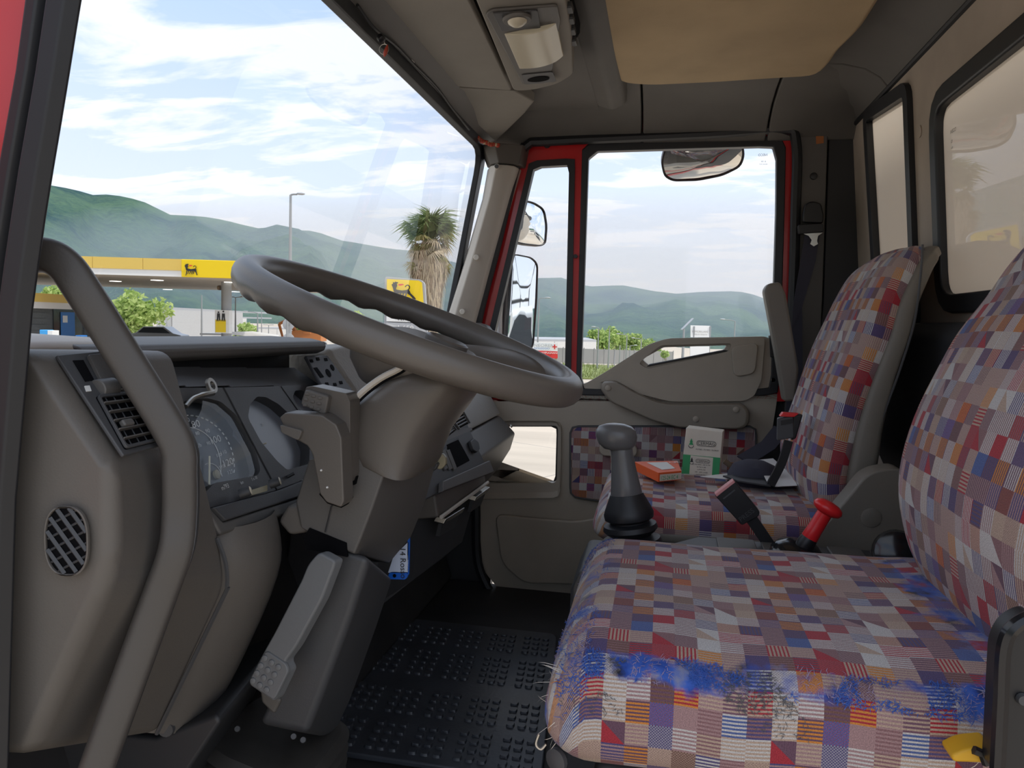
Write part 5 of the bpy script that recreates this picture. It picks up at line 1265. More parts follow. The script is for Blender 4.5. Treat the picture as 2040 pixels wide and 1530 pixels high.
# ================================================================== sun visor, lamp console, beads
ZV = .552
vis = thing('sun_visor', (-.44, 1.2, ZV), 'long grey sun visor shelf panel above the windscreen', 'visor')
vq = [V((-.53, .62, ZV)), V((-.53, 1.50, ZV)), P(858, 163, Z=ZV), P(872, 170, Z=ZV), P(1020, 181, Z=ZV), V((-.352, 1.35, ZV)), V((-.352, .62, ZV))]
MB().prism(roundpoly(vq, .012), (0, 0, .018)).build('panel', 'visor_grey', vis, bevel=.005, seg=3)
MB().tube([V((-.527, .65, ZV+.012)), V((-.527, 1.74, ZV+.012))], .006, 8).build('hinge_rod', 'graphite', vis)
lc_ = thing('lamp_console', (-.28, 1.5, .56), 'grey overhead console with round spot lamp and pale square dome light', 'lamp')
ZL = .540
PLc = (V((-.30, 1.5, ZL)), V((.10, 0, -.995)).normalized())
cq = [(930, -40), (1022, 180), (1060, 178), (1110, 166), (1143, 146), (1140, 60), (1122, -40)]
cl = roundpoly(onp(PLc, cq), .02)
cen = sum(cl, V())/len(cl)
body = MB().loft([[p+V((0, 0, .075)) for p in cl], [p+V((0, 0, .016)) for p in cl], [cen+(p-cen)*.97+PLc[1]*.004 for p in cl]]).build('housing', 'visor_grey', lc_, bevel=.004, seg=3)
def lp(pts, off=0): return onp(PLc, pts, .004+off)
MB().prism(roundpoly(lp([(966, 18), (978, 10), (1110, 0), (1116, 30), (1100, 130), (1086, 158), (1040, 160), (1025, 130)]), .008), PLc[1]*.006).build('bezel', 'graphite', lc_, bevel=.003)
MB().prism(roundpoly(lp([(980, 12), (1070, 6), (1076, 42), (998, 48)], .006), .005), PLc[1]*.003).build('spot_plate', 'charcoal', lc_, bevel=.001)
sc0 = P(1029, 19, pl=PLc)+PLc[1]*.012
MB().lathe([(.024, 0), (.026, .004), (.024, .008), (.018, .008)], sc0, PLc[1], 28).build('spot_ring', 'graphite', lc_)
MB().lathe([(.0185, .004), (.016, .011), (.009, .016), (.001, .018)], sc0, PLc[1], 24).build('spot_lens', 'bulb', lc_)
# curved dome light
a, b, c, d = [P(x, y, pl=PLc) for x, y in ((1004, 56), (1108, 34), (1122, 102), (1034, 126))]
rings = []
for k in range(13):
    t = k/12; h = .012+.008*math.sin(math.pi*min(1, t*.9)) - (.02*max(0, t-.75)*4*max(0, t-.75))
    rings.append([a.lerp(b, t)+PLc[1]*h, d.lerp(c, t)+PLc[1]*h, d.lerp(c, t)+PLc[1]*-.002, a.lerp(b, t)+PLc[1]*-.002])
MB().loft(rings).build('dome_lens', 'lens', lc_, bevel=.002)
MB().prism(roundpoly(lp([(1038, 138), (1100, 132), (1108, 152), (1045, 158)], .006), .006), PLc[1]*.002).build('spot_plate', 'charcoal', lc_, bevel=.001)
o_ = P(1072, 146, pl=PLc)+PLc[1]*.0125
MB().prism(sellipse(o_, V((.024, 0, .002)), V((0, .016, 0)), 2, 24), PLc[1]*.0008).build('speaker_slot', 'hollow', lc_)
MB().prism([V((-.215, .7, .548)), V((-.185, .7, .575)), V((-.185, 1.56, .575)), V((-.215, 1.60, .548))], (0, 0, .03)).build('side_gap', 'hollow', lc_)
for k in range(4):
    c = P(1128+k*3, 20+k*22, pl=PLc)+V((.006, 0, .004)); MB().box(c, (.012, .03, .012)).build('clip', 'charcoal_dark', lc_, bevel=.003)
# strings of beads along the header
bs = thing('bead_string', P(970, 286, Y=2.2), 'string of small red and pale beads hanging over the windscreen corner', 'bead string')
path = spline([P(931, 255, Y=2.14), P(945, 268, Y=2.16), P(958, 279, Y=2.18), P(972, 286, Y=2.19), P(992, 290, Y=2.20)], 8)
MB().tube(path, .0012, 5).build('cord', 'brown_thing', bs)
proto = None
for k, p in enumerate(path):
    if proto is None: proto = MB().lathe([(.0005, -.006), (.005, -.004), (.006, 0), (.005, .004), (.0005, .006)], p, (0, 0, 1), 10).build('bead', 'bead_red', bs, loc=p); pale = MB().lathe([(.0005, -.0055), (.0045, -.0035), (.0055, 0), (.0045, .0035), (.0005, .0055)], p, (0, 0, 1), 10).build('bead', 'bead_pale', bs, loc=p)
    else: instance(proto if k % 3 else pale, 'bead', bs, p+V((random.uniform(-.003, .003), -.003, random.uniform(-.003, .003))))
tr_ = thing('key_ring_charm', P(766, 92, X=-.522), 'small wire ring and red charm hanging from the windscreen header', 'charm')
cc_ = P(765, 98, X=-.522)
MB().tube([cc_+V((.009*math.cos(t), 0, .009*math.sin(t))) for t in [2*math.pi*k/20 for k in range(20)]], .0007, 5, closed=True).build('ring', 'steel', tr_)
MB().lathe([(.001, -.012), (.004, -.006), (.003, .004), (.001, .010)], cc_+V((.004, 0, -.002)), (.3, 0, 1), 10).build('charm', 'bead_red', tr_)
MB().tube([cc_+V((.002, 0, .009)), cc_+V((-.004, 0, .022))], .0012, 5).build('link', 'steel', tr_)
MB().lathe([(.007, 0), (.007, .008), (.004, .010)], P(757, 74, X=-.522), (.6, -.3, -.6), 14).build('clip', 'black', tr_)
cb = thing('cable_loop', P(820, 125, Y=1.6), 'thin black cable clipped along the windscreen header', 'cable')
MB().tube(spline([P(712, 10, X=-.527), P(745, 55, X=-.527), P(790, 92, X=-.527), P(826, 130, X=-.527), P(868, 172, X=-.527), P(900, 215, X=-.527), P(935, 258, X=-.527)], 5), .003, 6).build('cable', 'rubber', cb)
MB().box(P(818, 121, Z=.533), (.012, .02, .008)).build('clip', 'paper', cb, bevel=.002)
hk = thing('coat_hook', P(1790, 20, X=.455), 'black coat hook on the roof edge above the rear wall', 'hook')
MB().prism(roundpoly([P(x, y, X=.452) for x, y in ((1776, -10), (1800, -10), (1806, 35), (1796, 50), (1783, 40))], .006), (.02, 0, .01)).build('hook', 'black', hk, bevel=.004)
# ================================================================== outside mirrors of the passenger side
def mirror_glass(loop, n, bulge, N=10):
    loop = [V(p) for p in loop]; c = sum(loop, V())/len(loop); rings = []
    for k in range(N, 0, -1):
        s = k/N; rings.append([c+(p-c)*s+n*(bulge*(1-s*s)) for p in loop])
    mb = MB(); mb.loft(rings, caps=False); i = len(mb.v)-len(loop); j = mb.addv([c+n*bulge])
    for q in range(len(loop)): mb.face((i+q, i+(q+1) % len(loop), j))
    return mb
def outside_mirror(name, label, px, base, nrm, bulge, r, rim, depth_=.06, shellmat='graphite', group='door mirrors'):
    n = V(nrm).normalized(); pl = (base, n)
    lo_ = [P(x, y, pl=pl) for x, y in px]; lo_ = resample(roundpoly(lo_, r, 6), 72); c = sum(lo_, V())/72
    t = thing(name, c, label, 'mirror', group)
    inn = [c+(p-c)*(1-rim/max((p-c).length, .01)) for p in lo_]
    mirror_glass(inn, n, bulge).build('glass', 'mirror', t, smooth=80)
    ringframe([p+n*.004 for p in lo_], [p+n*.004 for p in inn], n*-.012).build('rim', 'rubber', t, bevel=.002)
    MB().loft([[p+n*-.003 for p in lo_], [c+(p-c)*1.0-n*.02 for p in lo_], [c+(p-c)*.86-n*depth_ for p in lo_], [c+(p-c)*.5-n*(depth_*1.25) for p in lo_]]).build('housing', shellmat, t, smooth=50)
    return t
m1 = outside_mirror('door_mirror', 'tall rectangular door mirror outside the quarter window, reflecting a white lorry', [(1021, 505), (1058, 512), (1071, 525), (1069, 600), (1062, 690), (1052, 702), (1008, 688), (1014, 600)], P(1040, 600, Y=2.62), (.84, -.545, .01), .0015, .02, .004)
m2 = outside_mirror('wide_angle_mirror', 'small rounded wide-angle mirror above the tall door mirror', [(1030, 396), (1062, 402), (1084, 416), (1090, 450), (1087, 485), (1078, 491), (1045, 488), (1010, 478), (1018, 430)], P(1060, 445, Y=2.60), (.80, -.60, .03), .014, .02, .004)
m3 = outside_mirror('kerb_mirror', 'wide kerb mirror hanging above the passenger door window', [(1325, 290), (1480, 282), (1484, 310), (1476, 332), (1440, 350), (1390, 360), (1340, 361), (1323, 352), (1316, 325)], P(1400, 320, Y=2.60), (.10, -.80, -.60), .012, .02, .006, .05)
arm = thing('mirror_bracket', P(985, 640, Y=2.50), 'grey folding bracket carrying the two door mirrors', 'bracket')
MB().tube(spline([P(1000, 470, Y=2.56), P(1003, 540, Y=2.57), P(996, 620, Y=2.57), P(998, 700, Y=2.57)], 5), .010, 10).build('pole', 'pole_grey', arm)
MB().prism(roundpoly(PL([(985, 700), (990, 610), (1008, 560), (1014, 640), (1004, 720)], Y=2.585), .01), (0, .03, 0)).build('arm_cover', 'sign_grey', arm, bevel=.006)
MB().tube([P(1420, 285, Y=2.58), P(1420, 270, Y=2.42)], .012, 10).build('kerb_arm', 'black', m3)
# ================================================================== outside: ground, hills, haze
gm = MB(); rr_ = [.01, 14, 30, 60, 120, 240, 400, 700]
gm.loft([[V((r_*math.cos(a), r_*math.sin(a), gz(r_*math.cos(a), r_*math.sin(a)))) for a in [2*math.pi*k/72 for k in range(72)]] for r_ in rr_], caps=False)
g = gm.build('ground', 'concrete', smooth=180, loc=(0, 0, 0))
struct(g, 'pale concrete forecourt and yard around the lorry')
ridge_px = [(-500, 470), (-200, 400), (0, 360), (95, 372), (150, 378), (180, 388), (225, 386), (290, 404), (340, 429), (430, 436), (480, 449), (530, 461), (600, 458), (625, 460), (680, 478), (760, 492), (820, 500), (885, 518), (940, 530), (1040, 556), (1120, 552), (1165, 569), (1240, 567), (1300, 579), (1350, 586), (1400, 581), (1470, 580), (1505, 587), (1545, 601), (1700, 640), (2100, 600), (2600, 560)]
rid = []
for x, y in ridge_px:
    d = ray(x, y); rid.append((math.atan2(d.x, d.y), d.z/math.hypot(d.x, d.y)))
rid = [(rid[0][0]-2.2, .10), (rid[0][0]-.8, .16)]+rid+[(rid[-1][0]+.35, .03), (rid[-1][0]+1.8, .03)]
def ridge(a):
    for (a0, e0), (a1, e1) in zip(rid, rid[1:]):
        if a0 <= a <= a1:
            t = (a-a0)/(a1-a0); return e0+(e1-e0)*t
    return .05
NA, NR = 420, 46; rows = []
a_lo, a_hi = rid[0][0], rid[-1][0]
for i in range(NR):
    t = i/(NR-1)*1.18; row = []
    for k in range(NA+1):
        a = a_lo+(a_hi-a_lo)*k/NA; rr = 520+1250*t
        H = ridge(a)*1770+15
        tt = min(t, 1); prof = tt**1.25
        sp_ = noise.fractal(V((a*7, t*1.3, 3)), 1, 2, 4)*.75+noise.fractal(V((a*30, t*6, 9)), 1, 2, 3)*.28
        h = H*prof*(1+sp_*(1.02-tt)*1.4)
        if t > 1: h = H*(1-(t-1)*1.5)
        row.append(V((math.sin(a)*rr, math.cos(a)*rr, GROUND-13+h*1.0)))
    rows.append(row)
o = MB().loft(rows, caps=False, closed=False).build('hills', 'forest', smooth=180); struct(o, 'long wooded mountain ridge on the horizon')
hzm = bpy.data.materials.new('haze'); hzm.use_nodes = True; t_ = hzm.node_tree; t_.nodes.clear()
vs_ = t_.nodes.new('ShaderNodeVolumeScatter'); vs_.inputs['Color'].default_value = (.74, .87, 1, 1); vs_.inputs['Density'].default_value = .00080; vs_.inputs['Anisotropy'].default_value = 0
oo = t_.nodes.new('ShaderNodeOutputMaterial'); t_.links.new(vs_.outputs[0], oo.inputs['Volume']); M['haze'] = hzm
hz_o = MB().prism([V((-2300, y, z)) for y, z in ((420, -16), (1900, -16), (1900, 330), (420, 14))], (3900, 0, 0)).build('haze', 'haze', smooth=0); struct(hz_o, 'thin blue haze in front of the mountains')

# ------------------------------------------------------------------ small builders for outside things
def gpt(px, py, dep):
    """ground point below a pixel at a depth"""
    p = D(px, py, dep); return V((p.x, p.y, gz(p.x, p.y)))
def facing(o):
    """frame whose x axis runs to the right and which faces the lorry"""
    f = V((-o.x, -o.y, 0)).normalized(); return EZ.cross(f).normalized()*-1 if False else V((-f.y, f.x, 0)), EZ, f
def lamp_post(label, px, ytop, dep, arm=0, r=.05, head=None, double=False, ybase=690):
    b = gpt(px, ybase, dep); tp = D(px, ytop, dep); H = tp.z-b.z
    # true vertical through the base of the post
    t = thing('street_lamp', b, label, 'street lamp', 'street lamps')
    top = V((b.x, b.y, b.z+H)); ex = RT.copy(); ex.z = 0; ex.normalize()
    MB().tube([b, b+EZ*(H*.5), top], [r*1.5, r*1.2, r*.8], 8).build('pole', 'pole_grey', t)
    for sgn in ((1, -1) if double else (1,)):
        a = arm*sgn
        if a:
            e = top+ex*a+EZ*abs(a)*.12
            MB().tube([top, top+ex*a*.4+EZ*abs(a)*.10, e], r*.6, 6).build('arm', 'pole_grey', t)
            d = 1 if a > 0 else -1
            MB().loft([sellipse(e+ex*(d*s_*.8*(head or .6))+EZ*.03, V((-ex.y, ex.x, 0))*w_, EZ*w_*.45, 2.2, 12) for s_, w_ in ((-.05, .05), (.1, .11), (.6, .13), (.95, .07))]).build('lamp_head', 'sign_grey', t)
    return t
def leafball(name, mat_, parent, blobs, n, size, seed):
    rnd = random.Random(seed); mb = MB()
    tot = sum(b[1]**2 for b in blobs)
    for c, r in blobs:
        for _ in range(int(n*r*r/tot)):
            d = V((rnd.gauss(0, 1), rnd.gauss(0, 1), rnd.gauss(0, 1))).normalized(); p = V(c)+d*r*(rnd.random()**.35)*rnd.uniform(.75, 1.1)
            u = V((rnd.gauss(0, 1), rnd.gauss(0, 1), rnd.gauss(0, 1))).normalized(); w = u.orthogonal().normalized(); s_ = size*rnd.uniform(.6, 1.4)
            mb.poly([p-u*s_, p+w*s_*.5, p+u*s_, p-w*s_*.5])
    o = mb.build(name, mat_, parent, smooth=0); o['kind'] = 'stuff'; return o
def tree(label, name, px, py, dep, rpx, seed, mats=('leaf_a', 'leaf_b'), n=2600, size=.16, blobs=5, squash=.85, group='trees and bushes'):
    rnd = random.Random(seed); c = D(px, py, dep); r = rpx*dep/FPX; b = V((c.x, c.y, gz(c.x, c.y)))
    t = thing(name, b, label, 'tree', group)
    bl = [(c, r*.72)]+[(c+V((rnd.uniform(-1, 1)*r*.6, rnd.uniform(-1, 1)*r*.6, rnd.uniform(-.6, .6)*r*squash)), r*rnd.uniform(.35, .5)) for _ in range(blobs)]
    for k, m_ in enumerate(mats): leafball('foliage', m_, t, bl, n//len(mats), size, seed*10+k)
    MB().tube([b, b.lerp(c, .6)+V((.1, 0, 0)), c], [r*.09, r*.07, r*.03], 8).build('trunk', 'bark', t)
    for k in range(4):
        q = bl[1+k % blobs][0]; MB().tube([b.lerp(c, .55), b.lerp(q, .8), q], [r*.045, r*.03, r*.01], 6).build('branch', 'bark', t)
    return t
DOG = dict(body=[(2.0, 5.2), (3.0, 4.9), (5.0, 4.7), (6.6, 4.9), (7.6, 5.2), (8.2, 4.8), (8.8, 3.6), (10.4, 2.2), (11.0, 1.4), (10.6, 1.0), (9.2, 1.2), (9.6, 1.6), (8.4, 2.8), (7.2, 3.6), (5.0, 3.4), (3.0, 3.4), (2.0, 3.6), (1.6, 4.4)],
    neck=[(1.2, 5.6), (1.6, 4.0), (2.6, 4.6), (2.6, 5.6), (3.0, 6.6), (2.8, 7.6), (2.2, 8.4), (1.8, 7.8), (1.2, 8.2), (1.2, 7.4), (.6, 7.0)],
    ear=[(2.2, 7.4), (3.2, 7.6), (3.4, 8.0), (2.6, 8.2)],
    legs=[[(1.7, 3.8), (2.3, 3.5), (2.2, 2.0), (1.7, .6), (1.2, .4), (1.5, 1.8)], [(2.8, 3.6), (3.4, 3.5), (3.2, 2.2), (2.5, 1.4), (2.3, 1.6), (2.8, 2.4)], [(4.2, 3.6), (4.8, 3.5), (4.4, 2.2), (3.6, 1.3), (3.4, 1.5), (4.0, 2.4)], [(5.4, 3.6), (6.0, 3.5), (5.7, 2.2), (4.9, 1.3), (4.7, 1.5), (5.2, 2.4)], [(6.6, 3.7), (7.2, 3.6), (6.9, 2.3), (6.1, 1.3), (5.9, 1.5), (6.4, 2.5)]],
    tail=[(7.2, 4.9), (8.0, 5.4), (8.2, 6.4), (7.6, 7.0), (6.8, 6.8), (6.4, 6.2)], flame=[(3.2, 7.0), (4.0, 7.4), (5.2, 7.5), (6.0, 7.2), (5.0, 6.8), (4.0, 6.6)])
def dog(parent, o, ex, ey, s, long=True):
    n = ex.cross(ey).normalized()
    def T(p, lift=.0): return o+ex*(p[0]*s)+ey*(p[1]*s)+n*lift
    mb = MB(); body = DOG['body'] if long else [(2.0, 5.2), (5.0, 4.8), (7.6, 5.2), (8.4, 4.8), (8.6, 3.0), (9.2, 1.0), (8.6, .8), (8.0, 2.6), (7.2, 3.6), (3.0, 3.4), (1.6, 4.0)]
    mb.prism([T(p) for p in body], n*(.03*s)); mb.prism([T(p) for p in DOG['neck']], n*(.03*s)); mb.prism([T(p) for p in DOG['ear']], n*(.03*s))
    for l in DOG['legs']: mb.prism([T(p) for p in l], n*(.03*s))
    mb.tube([T(p, .02*s) for p in spline([V((a, b, 0)) for a, b in DOG['tail']], 4)], .22*s, 6)
    mb.build('dog_emblem', 'ink', parent, smooth=0)
    MB().prism([T(p) for p in DOG['flame']], n*(.03*s)).build('flame_emblem', 'sign_red', parent, smooth=0)
HR = V((RT.x, RT.y, 0)).normalized(); HF = V((FW.x, FW.y, 0)).normalized()     # along and across the road front

# ------------------------------------------------------------------ filling station canopy
cn = thing('station_canopy', gpt(451, 690, 44), 'yellow and white filling station canopy on a grey column', 'canopy')
zt = D(420, 518, 40).z; zy = D(420, 540.5, 40).z; zb = D(420, 553, 40).z
cl_, cr2 = D(-420, 520, 40), D(486, 520, 40); cl_.z = cr2.z = 0
dep_v = HF*20
for k in range(9):
    a, b = cl_.lerp(cr2, k/9), cl_.lerp(cr2, (k+1)/9); g_ = (b-a)*.004
    MB().prism([a+g_+EZ*zy, b-g_+EZ*zy, b-g_+EZ*zt, a+g_+EZ*zt], HF*.12).build('fascia_panel', 'fascia_yellow', cn)
for k in range(4):
    a, b = cr2+dep_v*(k/4), cr2+dep_v*((k+1)/4); MB().prism([a+EZ*zy, b+EZ*zy, b+EZ*zt, a+EZ*zt], -HR*.12).build('fascia_panel', 'fascia_yellow', cn)
MB().prism([cl_+EZ*zb+HF*.05, cr2+EZ*zb+HF*.05, cr2+EZ*zy+HF*.05, cl_+EZ*zy+HF*.05], HF*.15).build('white_band', 'sign_white', cn)
MB().prism([cr2+EZ*zb-HR*.05, cr2+dep_v+EZ*zb-HR*.05, cr2+dep_v+EZ*zy-HR*.05, cr2+EZ*zy-HR*.05], -HR*.15).build('white_band', 'sign_white', cn)
MB().prism([cl_+EZ*zb+HF*.1, cr2+EZ*zb+HF*.1-HR*.1, cr2+dep_v+EZ*zb-HR*.1, cl_+dep_v+EZ*zb], EZ*.25).build('soffit', 'soffit', cn)
MB().prism([cl_+EZ*(zt-.05)+HF*.1, cr2+EZ*(zt-.05)+HF*.1-HR*.1, cr2+dep_v+EZ*(zt-.05)-HR*.1, cl_+dep_v+EZ*(zt-.05)], EZ*.05).build('roof_deck', 'sign_grey', cn)
for x, y in ((313, 558), (334, 576.5), (455, 562), (469, 581), (230, 560), (150, 572)):
    c = P(x, y, Z=zb-.01); MB().prism([c+HR*.38, c+HF*.38, c-HR*.38, c-HF*.38], EZ*-.03).build('soffit_lamp', 'lamp_white', cn)
lgo = D(361, 535, 39.8); a = V((lgo.x, lgo.y, 0)); a2 = V((D(478, 535, 39.8).x, D(478, 535, 39.8).y, 0))
lpn = MB().prism([a+EZ*(zb-.02), a2+EZ*(zb-.02), a2+EZ*(zt-.02), a+EZ*(zt-.02)], HF*.1).build('logo_panel', 'sign_yellow', cn, bevel=.03)
dog(lpn, a+HR*.15+EZ*(zb+.02)-HF*.06, HR, EZ, .078, long=False)
cb_ = gpt(451, 690, 45)
colm = MB().tube([cb_, V((cb_.x, cb_.y, zb+.1))], .29, 16).build('column', 'pole_grey', cn)
MB().lathe([(.15, 0), (.12, .15)], V((cb_.x, cb_.y, zb-.35))-HR*.35, -HR, 12).build('column_horn', 'brown_thing', cn)
sx = cb_-HF*.45-HR*.08; sx.z = 0
sbx = MB().prism([sx-HR*.42+EZ*D(446, 664, 44.6).z, sx+HR*.40+EZ*D(446, 664, 44.6).z, sx+HR*.40+EZ*D(446, 618, 44.6).z, sx-HR*.42+EZ*D(446, 618, 44.6).z], HF*.5).build('pump_sign', 'sign_white', cn)
MB().prism([sx-HR*.38-HF*.01+EZ*D(446, 662, 44.6).z, sx+HR*.22-HF*.01+EZ*D(446, 662, 44.6).z, sx+HR*.22-HF*.01+EZ*D(446, 637, 44.6).z, sx-HR*.38-HF*.01+EZ*D(446, 637, 44.6).z], -HF*.01).build('yellow_field', 'sign_yellow', sbx)
text('lettering', 'servito', 'ink', sbx, sx-HR*.34-HF*.03+EZ*D(446, 640.5, 44.6).z, HR, EZ, .20)
pz = D(446, 630, 44.6).z; q = sx-HR*.02-HF*.015
mb = MB()
for cx_, h_ in ((-.18, .0), (.1, .05)):
    mb.lathe([(.05, 0), (.05, .02)], q+HR*cx_+EZ*(pz+.22+h_), -HF, 10); mb.prism([q+HR*(cx_-.10)+EZ*(pz-.25), q+HR*(cx_-.03)+EZ*(pz-.25), q+HR*cx_+EZ*pz, q+HR*(cx_+.03)+EZ*(pz-.25), q+HR*(cx_+.10)+EZ*(pz-.25), q+HR*(cx_+.08)+EZ*(pz+.16), q+HR*(cx_-.08)+EZ*(pz+.16)], -HF*.01)
mb.build('attendant_icon', 'ink', sbx, smooth=0)

# ------------------------------------------------------------------ station shop
sh = thing('station_shop', gpt(120, 690, 44), 'dark grey station shop with yellow fascia and red oval sign', 'building')
s0, s1_ = gpt(-180, 690, 33), gpt(205, 690, 49); s0.z = s1_.z = min(s0.z, s1_.z); SG = s0.z; sdir = (s1_-s0).normalized(); sn_ = V((sdir.y, -sdir.x, 0))
zz = lambda y: D(62, y, 42).z
def shop(u0, u1, z0, z1, mat_, name, out=0, th=.1, parent=None):
    a, b = s0.lerp(s1_, u0)+sn_*out, s0.lerp(s1_, u1)+sn_*out; a.z = b.z = 0
    return MB().prism([a+EZ*z0, b+EZ*z0, b+EZ*z1, a+EZ*z1], -sn_*th).build(name, mat_, parent or sh, smooth=0)
MB().prism([s0+V((0, 0, .0)), s1_, s1_-sn_*8, s0-sn_*8], EZ*(zz(614)-SG)).build('wall', 'shop_grey', sh, smooth=0)
shop(0, 1, zz(601), zz(584), 'fascia_yellow', 'fascia', .5, 9); shop(0, 1, zz(614), zz(601), 'sign_white', 'white_band', .45, 9)
for k in range(9):
    z_ = SG+.3+k*.33; shop(.02, .62, z_, z_+.30, 'shop_grey', 'cladding_board', .04, .06)
for k in range(9):
    z_ = SG+.3+k*.33; shop(.86, .99, z_, z_+.30, 'shop_grey', 'cladding_board', .04, .06)
dr = shop(.66, .84, SG, SG+2.6, 'dark_glass', 'glass_door', .06, .05)
ps_ = shop(.70, .79, SG+.7, SG+2.3, 'sign_blue', 'poster', .10, .02, dr); shop(.71, .74, SG+1.7, SG+2.1, 'sign_white', 'poster_icon', .12, .01, dr)
c = D(138, 603, 42)+sn_*.8
MB().prism([c+sdir*(.62*math.cos(t))+EZ*(.36*math.sin(t)) for t in [2*math.pi*k/28 for k in range(28)]], -sn_*.1).build('oval_sign', 'sign_red', sh)
MB().box(s0.lerp(s1_, .55)+EZ*(zz(579)-SG)-sn_*3, (1.6, 1.2, .8)).build('roof_unit', 'shop_grey', sh)
def kiosk(name, label, x0, x1, y0, dep, mat_, cat, side=None, icon=False, group=None):
    a, b = gpt(x0, 690, dep), gpt(x1, 690, dep); zt_ = D((x0+x1)/2, y0, dep).z; b_z = min(a.z, b.z)
    t = thing(name, (a+b)/2, label, cat, group)
    bo = MB().prism([a, b, b+EZ*(zt_-b_z), a+EZ*(zt_-b_z)], HF*.5).build('body', mat_, t, bevel=.03)
    if side: MB().prism([b, b+HR*.22, b+HR*.22+EZ*(zt_-b_z-.02), b+EZ*(zt_-b_z-.02)], HF*.5).build('side_panel', side, t, bevel=.01)
    if icon: MB().prism([a.lerp(b, .3)+EZ*(zt_-b_z-.55)-HF*.02, a.lerp(b, .7)+EZ*(zt_-b_z-.55)-HF*.02, a.lerp(b, .7)+EZ*(zt_-b_z-.15)-HF*.02, a.lerp(b, .3)+EZ*(zt_-b_z-.15)-HF*.02], -HF*.01).build('icon_field', 'sign_white', t)
    MB().prism([a-HR*.05, b+HR*.05, b+HR*.05+EZ*.12, a-HR*.05+EZ*.12], HF*.55).build('plinth', 'pole_grey', t)
    return t
kiosk('fuel_pump', 'light blue fuel pump with white side under the canopy', 79, 95, 657, 34, 'pump_blue', 'pump', 'sign_white')
kiosk('payment_post', 'dark blue payment post with white symbol beside the shop door', 150, 163, 668, 36, 'sign_blue', 'kiosk', None, True)
kiosk('blue_cabinet', 'blue cabinet standing before the grey warehouse wall', 352, 374, 673, 55, 'pump_blue', 'cabinet', 'sign_grey')
kiosk('blue_bin', 'blue waste bin behind the canopy column', 486, 503, 679, 50, 'sign_blue', 'bin', None)

# ------------------------------------------------------------------ buildings and yard beyond
def block(name, label, pts, ytop, dep0, mats, cat='building', ridge_=None, nwin=0, doorw=0, seams=8):
    """upright block on a base line given as (px, depth) pairs"""
    b = [gpt(x, 690, d_) for x, d_ in pts]; zt_ = D(pts[0][0], ytop, pts[0][1]).z; b_z = min(p.z for p in b)
    for p in b: p.z = b_z
    t = thing(name, sum(b, V())/len(b), label, cat)
    for k in range(len(b)-1):
        a, c = b[k], b[k+1]
        w = MB().prism([a, c, c+EZ*(zt_-b_z), a+EZ*(zt_-b_z)], HF*.3).build('wall', mats[k % len(mats)], t, smooth=0)
        n_ = max(1, int((c-a).length/3))
        for q in range(1, n_):
            p = a.lerp(c, q/n_)-HF*.03; MB().prism([p-HR*.03, p+HR*.03, p+HR*.03+EZ*(zt_-b_z), p-HR*.03+EZ*(zt_-b_z)], HF*.05).build('panel_joint', 'sign_grey', t, smooth=0)
    bb = [p+EZ*(zt_-b_z) for p in b]
    MB().prism(bb+[bb[-1]+HF*14, bb[0]+HF*14], EZ*.25).build('roof', 'sign_grey', t, smooth=0)
    return t
block('warehouse', 'tall pale grey warehouse behind the station trees', [(312, 92), (341, 80), (482, 112)], 617, 80, ('warehouse_white', 'warehouse'))
block('warehouse', 'long low white warehouse beyond the orange machine', [(512, 120), (800, 135)], 655, 120, ('warehouse_white',))
block('warehouse', 'white warehouse beside the billboard and wooded bank', [(960, 80), (1188, 92)], 679, 80, ('warehouse_white',))
block('site_hut', 'small pale hut on the slope behind the green bush', [(472, 130), (490, 132)], 634, 130, ('warehouse_white',))
shl = thing('shelter', gpt(460, 690, 60), 'white flat shelter roof on thin posts beside the column', 'shelter')
a, b = D(458, 666, 58), D(520, 673, 66); MB().prism([a, b, b+HF*5, a+HF*5], EZ*.18).build('roof', 'sign_white', shl)
a2, b2 = D(398, 667, 62), D(450, 668, 62); MB().prism([a2, b2, b2+HF*4, a2+HF*4], EZ*.14).build('roof', 'sign_grey', shl)
for px, dp in ((412, 62), (432, 62), (503, 64), (519, 66)):
    p = gpt(px, 690, dp); MB().tube([p, V((p.x, p.y, D(px, 671, dp).z))], .06, 6).build('post', 'pole_grey', shl)
tree('leafy green tree beside the station shop', 'leafy_tree', 262, 628, 68, 62, 11, n=2500, size=.25, blobs=9)
tree('green tree rising behind the shop roof', 'leafy_tree', 110, 590, 72, 34, 12, n=1600, size=.2)
tree('rounded green bush between column and lamp post', 'leafy_bush', 494, 664, 76, 27, 13, n=1800, size=.2)
tree('small dark bush behind the round signs', 'leafy_bush', 596, 652, 115, 13, 14, n=700, size=.25, mats=('leaf_c', 'leaf_a'))
tree('green hedge tree seen through the steering wheel', 'leafy_tree', 700, 645, 90, 30, 15, n=1500, size=.25)
tree('low green tree behind the tall door mirror', 'leafy_tree', 985, 668, 112, 18, 16, n=900, size=.22)
for k, (x, y, r_) in enumerate(((1200, 685, 34), (1228, 682, 33), (1255, 688, 30), (1282, 694, 26), (1308, 706, 17))):
    tree(['leafy tree nearest the white warehouse on the wooded bank', 'second tree of the wooded bank, among the lamp posts', 'middle tree of the wooded bank behind the lamp posts', 'fourth tree of the wooded bank', 'smallest tree at the right end of the wooded bank'][k], 'leafy_tree', x, y, 114+k*7, r_, 20+k, mats=('leaf_c', 'leaf_a', 'leaf_b'), n=2200, size=.28, blobs=6)
tree('small green tree seen through the door handle opening', 'leafy_tree', 1326, 706, 70, 9, 31, n=500, size=.15)
VZ = gpt(1250, 745, 57).z
